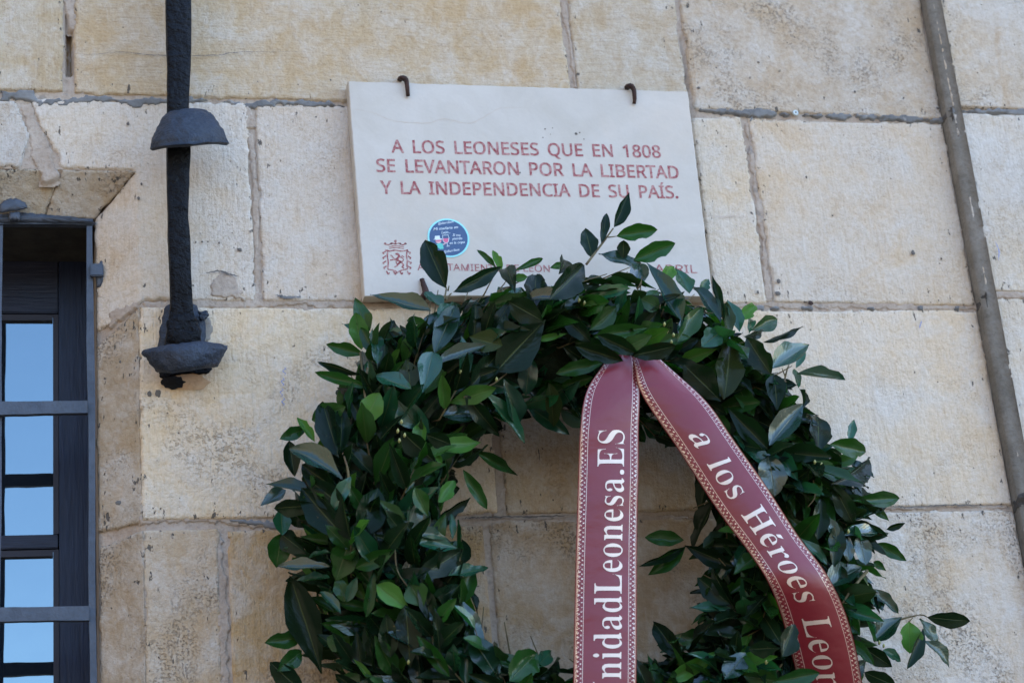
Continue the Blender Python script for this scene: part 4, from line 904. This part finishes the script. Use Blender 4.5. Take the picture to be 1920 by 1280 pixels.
# leaves that stand out in the photo: base, tip, width in pixels, tone; optional depth step
SIG = [
(688,627,668,556,36,'g'),(808,583,694,556,40,'B'),(694,628,641,603,22,'t'),(678,655,664,588,38,'l'),(680,664,612,645,28,'g'),(676,702,600,677,17,'d'),(692,727,596,703,22,'g'),
(660,728,634,725,22,'d'),(706,642,773,620,28,'T'),(708,690,702,612,28,'T'),(706,703,773,733,40,'T'),(770,728,763,667,38,'o'),(812,660,793,736,46,'T'),(680,795,712,735,44,'l'),
(636,858,605,757,48,'d'),(638,852,643,754,34,'d'),(648,762,582,788,42,'g'),(590,828,557,786,20,'l'),(580,800,525,822,26,'g'),(642,897,543,822,50,'B'),(542,826,552,894,32,'d'),
(577,925,499,905,40,'b'),(536,918,488,950,30,'B'),(592,946,509,954,34,'d'),(636,920,558,868,42,'d'),(652,957,580,898,46,'d'),(658,893,620,957,28,'T'),(648,1008,556,910,54,'d'),
(667,1020,719,912,58,'d'),(527,952,528,1004,34,'t'),(527,1000,518,1064,46,'g'),(527,1000,578,1038,42,'d'),(620,1036,568,1042,14,'T'),(618,1062,525,1070,30,'B'),(657,1009,628,1088,52,'g'),
(666,1064,742,1029,32,'g'),(618,1082,560,1095,28,'T'),(600,1108,638,1152,22,'T'),(603,1262,547,1078,64,'d'),(632,1076,645,1128,28,'g'),(650,1128,669,1080,20,'t'),(686,1158,704,1060,20,'g'),
(706,1096,769,1144,38,'l'),(613,1194,649,1216,32,'g'),(566,1194,495,1206,34,'g'),(566,1220,522,1256,34,'g'),(570,1298,504,1242,44,'d'),(732,1232,722,1150,36,'d'),(769,1252,762,1132,50,'d'),
(662,1234,702,1280,12,'l'),(817,684,911,652,36,'B'),(882,725,942,652,44,'d'),(930,696,1020,598,74,'d'),(996,664,984,742,38,'B'),(1029,717,1042,803,34,'o'),(1056,733,1088,792,32,'B'),
(1130,680,1043,698,30,'g'),(1112,706,1051,724,24,'g'),(944,710,980,802,42,'B'),(904,729,981,833,44,'T'),(872,740,938,822,32,'d'),(825,843,899,830,36,'l'),(893,846,978,893,24,'g'),
(868,880,912,953,24,'g'),(752,808,816,866,44,'d'),(818,848,828,873,12,'l'),(800,815,845,830,32,'d'),(822,942,852,902,28,'l'),(802,968,778,912,30,'g'),(772,1086,874,1031,48,'d'),
(840,1078,912,1068,26,'t'),(800,1134,874,1094,40,'d'),(770,1096,795,1138,46,'g'),(806,1162,843,1128,34,'B'),(808,1166,864,1171,34,'d'),(872,1224,887,1158,20,'d'),(934,1272,884,1188,56,'b'),
(955,1276,1003,1223,60,'g'),(1000,1255,1037,1218,28,'t'),(1002,1272,1064,1238,34,'d'),(843,1268,782,1191,26,'g'),(783,1004,848,1014,30,'b'),(783,1018,856,1028,34,'t'),(846,962,850,1008,14,'t'),
(836,540,793,443,52,'d',-.03),(850,547,936,499,32,'d',-.06),(930,502,895,466,13,'g'),(940,508,924,466,18,'l'),(966,548,946,486,34,'d'),(960,510,1017,486,15,'g'),(962,524,990,518,18,'l'),(1031,502,1056,494,15,'g'),
(1017,548,994,508,34,'d'),(1002,580,1001,521,50,'d'),(830,578,796,550,32,'T'),(843,570,822,609,32,'t'),(815,662,852,578,44,'b'),(763,600,809,615,18,'g'),(880,631,942,650,46,'o'),(948,588,944,644,32,'d'),
(955,566,1020,602,48,'d',-.04),(1008,638,1064,624,14,'l'),(1151,426,1181,360,30,'d',-.02),(1127,456,1140,396,20,'d',-.02),(1156,443,1231,430,36,'g',-.02),(1110,482,1098,424,36,'d',-.03),(1168,484,1170,450,28,'d'),
(1188,488,1264,455,40,'g'),(1212,503,1124,472,36,'B'),(1200,492,1196,528,40,'B'),(1278,604,1208,497,46,'b'),(1238,532,1265,497,28,'l'),(1292,550,1264,504,38,'t'),(1352,604,1302,525,34,'b'),(1314,548,1330,522,22,'t'),
(1357,604,1334,522,18,'d'),(1050,578,1138,561,38,'b'),(1030,562,1106,492,54,'d',-.05),(1048,514,1069,479,34,'d',-.05),(1104,620,1156,577,38,'g'),(1108,642,1045,580,34,'d'),(1114,632,1218,612,32,'g'),(1236,578,1196,556,34,'g'),
(1270,642,1309,580,36,'g'),(1352,622,1314,650,44,'t'),(1386,622,1362,566,32,'T'),(1366,634,1356,574,28,'o'),(1376,602,1414,576,28,'l'),(1408,620,1457,600,34,'g'),(1404,626,1410,591,18,'T'),(1430,642,1500,610,14,'d'),
(1395,630,1441,622,22,'d'),(1446,691,1519,642,48,'T'),(1492,690,1511,656,15,'t'),(1446,702,1399,634,48,'d'),(1358,748,1375,629,56,'o'),(1488,692,1500,721,18,'T'),(1494,701,1582,715,28,'b'),(1352,752,1283,682,64,'d'),
(1504,768,1513,724,16,'d'),(1442,835,1504,762,48,'B'),(1440,842,1362,762,44,'d'),(1452,702,1458,772,40,'d'),(1533,846,1540,770,48,'d'),(1556,832,1632,847,38,'g'),(1592,826,1600,787,20,'t'),(1440,850,1453,927,56,'B'),
(1436,872,1380,812,44,'t'),(1558,907,1655,865,48,'d'),(1597,937,1685,935,32,'g'),(1600,982,1562,904,38,'d'),(1598,977,1668,948,36,'B'),(1584,1002,1671,991,30,'B'),(1609,998,1622,1060,38,'B'),(1550,970,1568,1012,28,'B'),
(1662,992,1697,979,14,'d'),(1564,1062,1566,984,36,'d'),(1532,1012,1540,934,34,'d'),(1500,1008,1550,1060,28,'T'),(1588,1008,1592,1052,24,'B'),(1645,1018,1699,1051,26,'g'),(1638,1052,1662,1069,16,'g'),(1548,1102,1618,1058,48,'b'),
(1598,1112,1652,1104,34,'B'),(1630,1104,1683,1150,28,'B'),(1632,1110,1656,1143,32,'B'),(1738,1156,1822,1166,34,'d'),(1704,1165,1706,1225,50,'l'),(1724,1159,1760,1207,38,'b'),(1732,1200,1790,1245,44,'b'),(1730,1178,1696,1253,30,'d'),
(1638,1202,1691,1154,44,'B'),(1640,1202,1618,1154,26,'T'),(1588,1140,1602,1192,34,'B'),(1655,1218,1692,1238,24,'t'),(1620,1214,1672,1248,34,'d'),(1282,1012,1210,1005,32,'g'),(1284,1024,1204,1063,18,'d'),(1286,1024,1222,1074,34,'g'),
(1284,1022,1378,1063,34,'d'),(1281,1237,1220,1160,38,'d'),(1232,1294,1212,1228,26,'g'),(1248,1278,1356,1217,30,'l'),(1398,1224,1358,1278,44,'B'),(1428,1074,1442,1122,34,'l',.08),(1368,1132,1311,1082,40,'d'),(1362,1152,1313,1128,26,'d'),
(1466,1230,1489,1171,42,'d',-.13),(1446,1278,1537,1262,30,'g',-.13),(1462,1214,1404,1216,34,'d',-.04),(1460,1276,1394,1266,36,'g'),(1560,1280,1640,1236,40,'d'),(1600,1240,1560,1190,38,'d',.08),(1680,1285,1622,1262,34,'d'),
]
SIG += [(1078,648,1168,674,36,'d',-.075),(1268,648,1184,668,34,'d',-.075),(1222,628,1150,662,32,'g',-.07),(1120,628,1196,662,34,'d',-.07)]
leafs = []
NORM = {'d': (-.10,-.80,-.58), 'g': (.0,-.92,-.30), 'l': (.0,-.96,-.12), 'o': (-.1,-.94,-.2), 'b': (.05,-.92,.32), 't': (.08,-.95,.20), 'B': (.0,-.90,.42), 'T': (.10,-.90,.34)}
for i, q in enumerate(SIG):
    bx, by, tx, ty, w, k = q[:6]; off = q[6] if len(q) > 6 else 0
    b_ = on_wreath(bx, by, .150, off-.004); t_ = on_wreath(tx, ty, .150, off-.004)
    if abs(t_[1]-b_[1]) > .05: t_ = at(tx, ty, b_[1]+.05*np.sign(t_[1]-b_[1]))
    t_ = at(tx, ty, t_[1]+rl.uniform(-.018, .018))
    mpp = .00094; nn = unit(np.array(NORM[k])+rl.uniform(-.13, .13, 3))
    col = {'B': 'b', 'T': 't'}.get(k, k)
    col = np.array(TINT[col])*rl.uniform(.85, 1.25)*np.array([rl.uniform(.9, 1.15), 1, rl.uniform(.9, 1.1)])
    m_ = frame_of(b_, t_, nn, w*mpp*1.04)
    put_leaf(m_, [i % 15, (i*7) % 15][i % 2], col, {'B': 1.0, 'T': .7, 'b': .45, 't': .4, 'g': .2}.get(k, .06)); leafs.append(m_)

# ribbons first as data: the leaves keep clear of them
def ribbon_data(Lp, Rp, ys, n):
    Lc = catmull(Lp, n); Rc = catmull(Rp, n); yc = catmull([(a, b_) for a, b_ in ys], n)
    return Lc, Rc, yc
RB1 = ribbon_data([(1150,655),(1130,685),(1100,733),(1088,800),(1085,880),(1080,1020),(1075,1280),(1070,1500)], [(1184,655),(1194,690),(1199,735),(1198,800),(1197,880),(1195,1020),(1193,1280),(1191,1500)],
    [(-.318,-.318),(-.330,-.326),(-.342,-.334),(-.345,-.336),(-.342,-.334),(-.336,-.330),(-.33,-.33),(-.33,-.33)], 120)
RB2 = ribbon_data([(1186,655),(1190,690),(1203,738),(1268,838),(1345,955),(1405,1037),(1441,1092),(1470,1172),(1497,1280),(1520,1420)], [(1212,655),(1250,684),(1320,748),(1372,818),(1432,905),(1497,1003),(1552,1080),(1590,1160),(1616,1280),(1630,1420)],
    [(-.320,-.320),(-.332,-.330),(-.340,-.348),(-.346,-.358),(-.352,-.364),(-.360,-.366),(-.364,-.362),(-.322,-.338),(-.262,-.292),(-.20,-.24)], 150)
polys = [list(map(tuple, np.vstack([d[0][:, :2], d[1][::-1, :2]]))) for d in (RB1, RB2)]
def in_ribbon(x, y_):
    return any(sdf(P_, np.array([x]), np.array([y_]))[0] > -6 for P_ in polys)

# sprigs growing clockwise round the ring, each with its own alternate leaves
cand = []
twigs = Acc()
rq = np.random.RandomState(21)
def rand_sprig(th, ph, rad, nl, out):
    er = np.array([math.cos(th), 0, math.sin(th)]); ey = np.array([0, -1.0, 0])
    tang = np.array([math.sin(th), 0, -math.cos(th)])              # clockwise as seen
    srf = er*math.cos(ph)+ey*math.sin(ph)
    p = WC+er*RM+srf*rad
    d = unit(tang*rq.uniform(.35, 1.0)+srf*out+np.array([0, 0, .25])+rq.uniform(-.35, .35, 3))
    L_ = rq.uniform(.06, .10); pts = [p-srf*.03, p, p+d*L_*.5, p+d*L_]
    v, f_ = tube(pts, [.0018, .0018, .0014, .0009], 5); twigs.add(v, f_)
    for j in range(nl):
        t = (j+.6)/nl; bp = p+d*L_*t
        a0 = j*2.4+rq.rand(); s1 = unit(np.cross(d, srf)); s2 = np.cross(d, s1)
        spread = .95-.5*t
        dirv = unit(d*.75+(s1*math.cos(a0)+s2*math.sin(a0))*spread+srf*.12+np.array([0, 0, -.05]))
        ln = rq.uniform(.072, .112)*(1.06-.25*t); wd = ln*rq.uniform(.31, .42)
        nrm = unit(srf*.8+np.array([0,-.25,.28])+rq.uniform(-.55, .55, 3))
        tip = bp+dirv*ln
        if tip[1] > -.012: tip[1] = -.012
        if bp[1] > -.015: continue
        rr = rq.rand(); tone = 'd' if rr < .50 else 'g' if rr < .74 else 't' if rr < .85 else 'b' if rr < .96 else 'l'
        col = np.array(TINT[tone])*rq.uniform(.75, 1.3)
        if tone == 'l': col = col*.75
        cand.append((frame_of(bp, tip, nrm, wd), rq.randint(15), col, bp, tip, srf, {'b': 1.0, 't': .7, 'g': .25}.get(tone, .08)))
for i in range(92):
    for q in range(5):
        th = (i+rq.rand())*2*math.pi/92
        ph = [-.25, .45, 1.2, 2.0, 3.0][q]+rq.uniform(-.35, .35)
        rand_sprig(th, ph, rq.uniform(.045, .122), 7, rq.uniform(.0, .35))
# silhouettes to respect: the wreath keeps within its outer and inner edges
def ok(c):
    bp, tip = c[3], c[4]
    for p in (tip, (bp+tip)/2):
        rho = math.hypot(p[0]-WC[0], p[2]-WC[2]); ang = math.atan2(p[2]-WC[2], p[0]-WC[0])
        if rho > RM+.198 or rho < RM-.186: return False
    q0 = proj(tip); q1 = proj((bp+tip)/2)
    # nothing in front of the lettering of the plaque or outside the outline seen in the photo
    for x, y_ in (q0, q1):
        top = np.interp(x, [480,600,690,800,900,1000,1100,1200,1300,1350,1450,1530,1600,1660,1720], [1000,800,575,590,530,535,520,520,545,590,670,770,840,930,1050])
        if y_ < top+4: return False
        if 890 < x < 1285 and 850 < y_ < np.interp(x, [890,960,1060,1200,1285], [1195,1222,1262,1235,1165]): return False
    for p in (bp, (bp+tip)/2, tip):
        x, y_ = proj(p)
        if y_ > 668 and p[1] < -.29 and in_ribbon(x, y_): return False
    return True
good = [c for c in cand if ok(c)]
def seen(c):
    x, y_ = proj((c[3]+c[4])/2)
    if not (0 < x < 1920 and 0 < y_ < 1285): return -9
    return -c[4][1]-c[3][1]
order = sorted(range(len(good)), key=lambda k: -seen(good[k]))
nobj = 298-len(SIG)
for k in order[:nobj]: put_leaf(good[k][0], good[k][1], good[k][2], good[k][6])
rest = [good[k] for k in order[nobj:]]
VV, FF, UU, TT = [], [], [], []; off = 0
for m_, k, col, _b, _t, _s, wax in rest:
    V, Fc, UV = SHAPES[k]; P_ = V@m_[:3, :3].T+m_[:3, 3]
    VV.append(P_); UU.append(UV); TT.append(np.tile(np.append(col, wax), (len(V), 1))); FF.append(np.array(Fc)+off); off += len(V)
VV, FF, UU, TT = np.vstack(VV), np.vstack(FF), np.vstack(UU), np.vstack(TT)
me = bpy.data.meshes.new('leaf_mass'); me.vertices.add(len(VV)); me.vertices.foreach_set('co', VV.astype(np.float32).ravel())
me.loops.add(FF.size); me.loops.foreach_set('vertex_index', FF.astype(np.int32).ravel()); me.polygons.add(len(FF)); me.polygons.foreach_set('loop_start', np.arange(0, FF.size, 4, dtype=np.int32)); me.update(calc_edges=True)
uvl = me.uv_layers.new(name='UVMap'); uvl.data.foreach_set('uv', UU[FF.ravel()].astype(np.float32).ravel())
ta = me.attributes.new('tint', 'FLOAT_COLOR', 'POINT'); ta.data.foreach_set('color', TT.astype(np.float32).ravel())
lm = link('leaf_mass', me, M['leaf_mass'], wreath, True); tag(lm, kind='stuff')
tw_ = twigs.build('twig_mass', M['twig'], wreath, True); tag(tw_, kind='stuff')
# core ring inside, coloured dark like the unlit gaps between leaves
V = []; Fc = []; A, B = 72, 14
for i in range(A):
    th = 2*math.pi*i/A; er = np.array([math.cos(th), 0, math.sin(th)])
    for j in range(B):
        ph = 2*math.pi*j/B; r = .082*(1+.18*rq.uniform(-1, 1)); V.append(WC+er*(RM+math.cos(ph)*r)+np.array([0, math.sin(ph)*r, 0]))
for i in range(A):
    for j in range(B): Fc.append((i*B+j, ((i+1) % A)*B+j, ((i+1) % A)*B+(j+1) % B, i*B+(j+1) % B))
link('dark_core', mesh('dark_core', V, Fc), M['core'], wreath, True)
# twigs that show
def twig(pts, r0=.0022, off=0.0, name='twig'):
    P_ = [on_wreath(p[0], p[1], .150, off-.002) for p in pts]; P_ = catmull(P_, 10)
    v, f_ = tube(P_, list(np.linspace(r0, r0*.55, 10)), 6, 1, int(pts[0][0]), .25); return link(name, mesh(name, v, f_), M['twig'], wreath, True)
twig([(826,580),(835,552),(837,538)]); twig([(835,562),(846,550)]); twig([(840,545),(842,536)], .0018)
twig([(1100,495),(1125,462),(1150,428)], .0028, -.02); twig([(1140,445),(1156,443)], .0016, -.02); twig([(1112,478),(1128,456)], .0016, -.02)
twig([(1468,730),(1474,700),(1479,684)]); twig([(1472,705),(1466,690)], .0015)
twig([(1655,1172),(1690,1160),(1726,1152),(1738,1156)], .0022); twig([(1704,1165),(1712,1157)], .0014)
twig([(655,915),(652,880),(645,855)], .003); twig([(690,690),(684,740),(700,780)], .003); twig([(676,660),(682,720)], .0025)
twig([(870,745),(920,722),(950,700)], .0022); twig([(1284,1023),(1330,1030),(1360,1060)], .0018); twig([(1626,1070),(1600,1100),(1580,1130)], .0035)
twig([(740,1030),(745,1070),(765,1100)], .0018); twig([(1525,900),(1528,930),(1515,950)], .0016)
# buds in small clusters
for i, (x, y_) in enumerate(((745,812),(752,795),(748,830),(758,820),(1085,567),(1095,572),(1250,625),(1262,632),(1245,612),(1258,645),(1527,870),(1540,875),(1530,890),(1648,1208),(1656,1214),(765,1245),(1436,1245),(1590,1000),(862,700),(930,715))):
    p = on_wreath(x, y_, .155, -.012); v, f_ = tube([p, p+np.array([.001,-.002,.004]), p+np.array([.001,-.003,.008])], [.0012,.003,.0008], 6, 1, i, .3)
    link('bud', mesh('bud', v, f_), M['bud'], wreath, True)

# ------------------------------------------------------------------ ribbons
def ribbon(name, data, label, words_, flip):
    Lc, Rc, yc = data; n = len(Lc); m_ = 13
    root = empty(name, tuple(at(*Lc[0], yc[0][0]))); tag(root, label, 'ribbon')
    G_ = np.zeros((n, m_, 3))
    for i in range(n):
        a, b_ = at(Lc[i][0], Lc[i][1], yc[i][0]), at(Rc[i][0], Rc[i][1], yc[i][1])
        for j in range(m_):
            v_ = j/(m_-1); G_[i, j] = a+(b_-a)*v_; G_[i, j, 1] += -.010*math.sin(math.pi*v_)*(1 if flip else .5)+.0012*math.sin(i*.21+v_*3)
            pinch = math.exp(-(i/7.0)**2); G_[i, j, 1] += pinch*.014*math.sin(v_*11)
    mid = G_[:, m_//2]; S_ = np.concatenate([[0], np.cumsum(np.linalg.norm(np.diff(mid, axis=0), axis=1))])
    du = np.gradient(G_, axis=0); dv = np.gradient(G_, axis=1); nn = np.cross(du, dv); nn /= np.linalg.norm(nn, axis=2)[..., None]
    if nn[..., 1].mean() > 0: nn = -nn
    V = np.vstack([G_.reshape(-1, 3), (G_-nn*.0007).reshape(-1, 3)]); o_ = n*m_; Fc = []
    for i in range(n-1):
        for j in range(m_-1): a = i*m_+j; Fc += [(a, a+1, a+m_+1, a+m_), (o_+a, o_+a+m_, o_+a+m_+1, o_+a+1)]
        for j in (0, m_-1): a = i*m_+j; Fc.append((a, a+m_, o_+a+m_, o_+a))
    me = mesh('cloth', V, Fc); uvl = me.uv_layers.new(name='UVMap')
    for l in me.loops:
        k = l.vertex_index % o_; uvl.data[l.index].uv = (S_[k//m_], (k % m_)/(m_-1))
    link('cloth', me, M['ribbon'], root, True)
    def surf(s_, v_, h=.0009):
        i = float(np.interp(s_, S_, np.arange(n))); i0 = min(int(i), n-2); fi = i-i0; jv = v_*(m_-1); j0 = int(min(max(jv, 0), m_-2)); fj = jv-j0
        bl = lambda A_: (A_[i0, j0]*(1-fj)+A_[i0, j0+1]*fj)*(1-fi)+(A_[i0+1, j0]*(1-fj)+A_[i0+1, j0+1]*fj)*fi
        return bl(G_)+unit(bl(nn))*h
    return root, S_, surf, data
def s_at(S_, data, py_):
    mid = (data[0][:, 1]+data[1][:, 1])/2; return float(np.interp(py_, mid, S_))
r1 = ribbon('ribbon_tail', RB1, 'maroon ribbon tail hanging straight down with pale lettering read upwards', None, False)
r2 = ribbon('ribbon_tail', RB2, 'maroon ribbon tail slanting down to the right over the leaves', None, True)
r1[0]['group'] = r2[0]['group'] = 'printed ribbon tails of the wreath'
TH = 13
def ribbon_text(r, s, cap_v, base_v, s0, s1, ref, up, off):
    """cap_v: cap height as a share of the width; text runs from s0 to s1 (length along), ref = part of the string that spans it"""
    root, S_, surf, data = r
    Wd = np.linalg.norm(surf((s0+s1)/2, 1.0, 0)-surf((s0+s1)/2, 0.0, 0)); cap = cap_v*Wd
    full, _ = text2d(s, 'serif', cap, None, 250, 0, 0); rv, _ = text2d(ref, 'serif', cap, None, 250, 0, 0)
    lenref = max(p[0] for p in rv); kx = abs(s1-s0)/lenref; total = max(p[0] for p in full)*kx
    vs, fs = text2d(s, 'serif', cap, None, 250, 0, 0, .008, TH)
    V = []
    for x, y_ in vs:
        x *= kx
        if up: s_ = s0+(total-x); v_ = base_v-y_/Wd          # read upwards, letter tops to the left
        else: s_ = s0+x; v_ = base_v+y_/Wd
        V.append(surf(s_, v_))
    keep = [f_ for f_ in fs if all(0 <= (s0+(total-vs[i][0]*kx) if up else s0+vs[i][0]*kx) < S_[-1]-.002 for i in f_)]
    split_words(s, 'serif', 250, [(x*kx, y_) for x, y_ in vs], keep, total, V, M['foil'], root)
ribbon_text(r1, 'UnidadLeonesa.ES', .44, .742, s_at(r1[1], RB1, 806), s_at(r1[1], RB1, 1116), 'Leonesa.ES', True, -.00045)
ribbon_text(r2, 'a los Héroes Leoneses', .42, .27, s_at(r2[1], RB2, 812), s_at(r2[1], RB2, 1130), 'a los Héroes', False, -.00045)
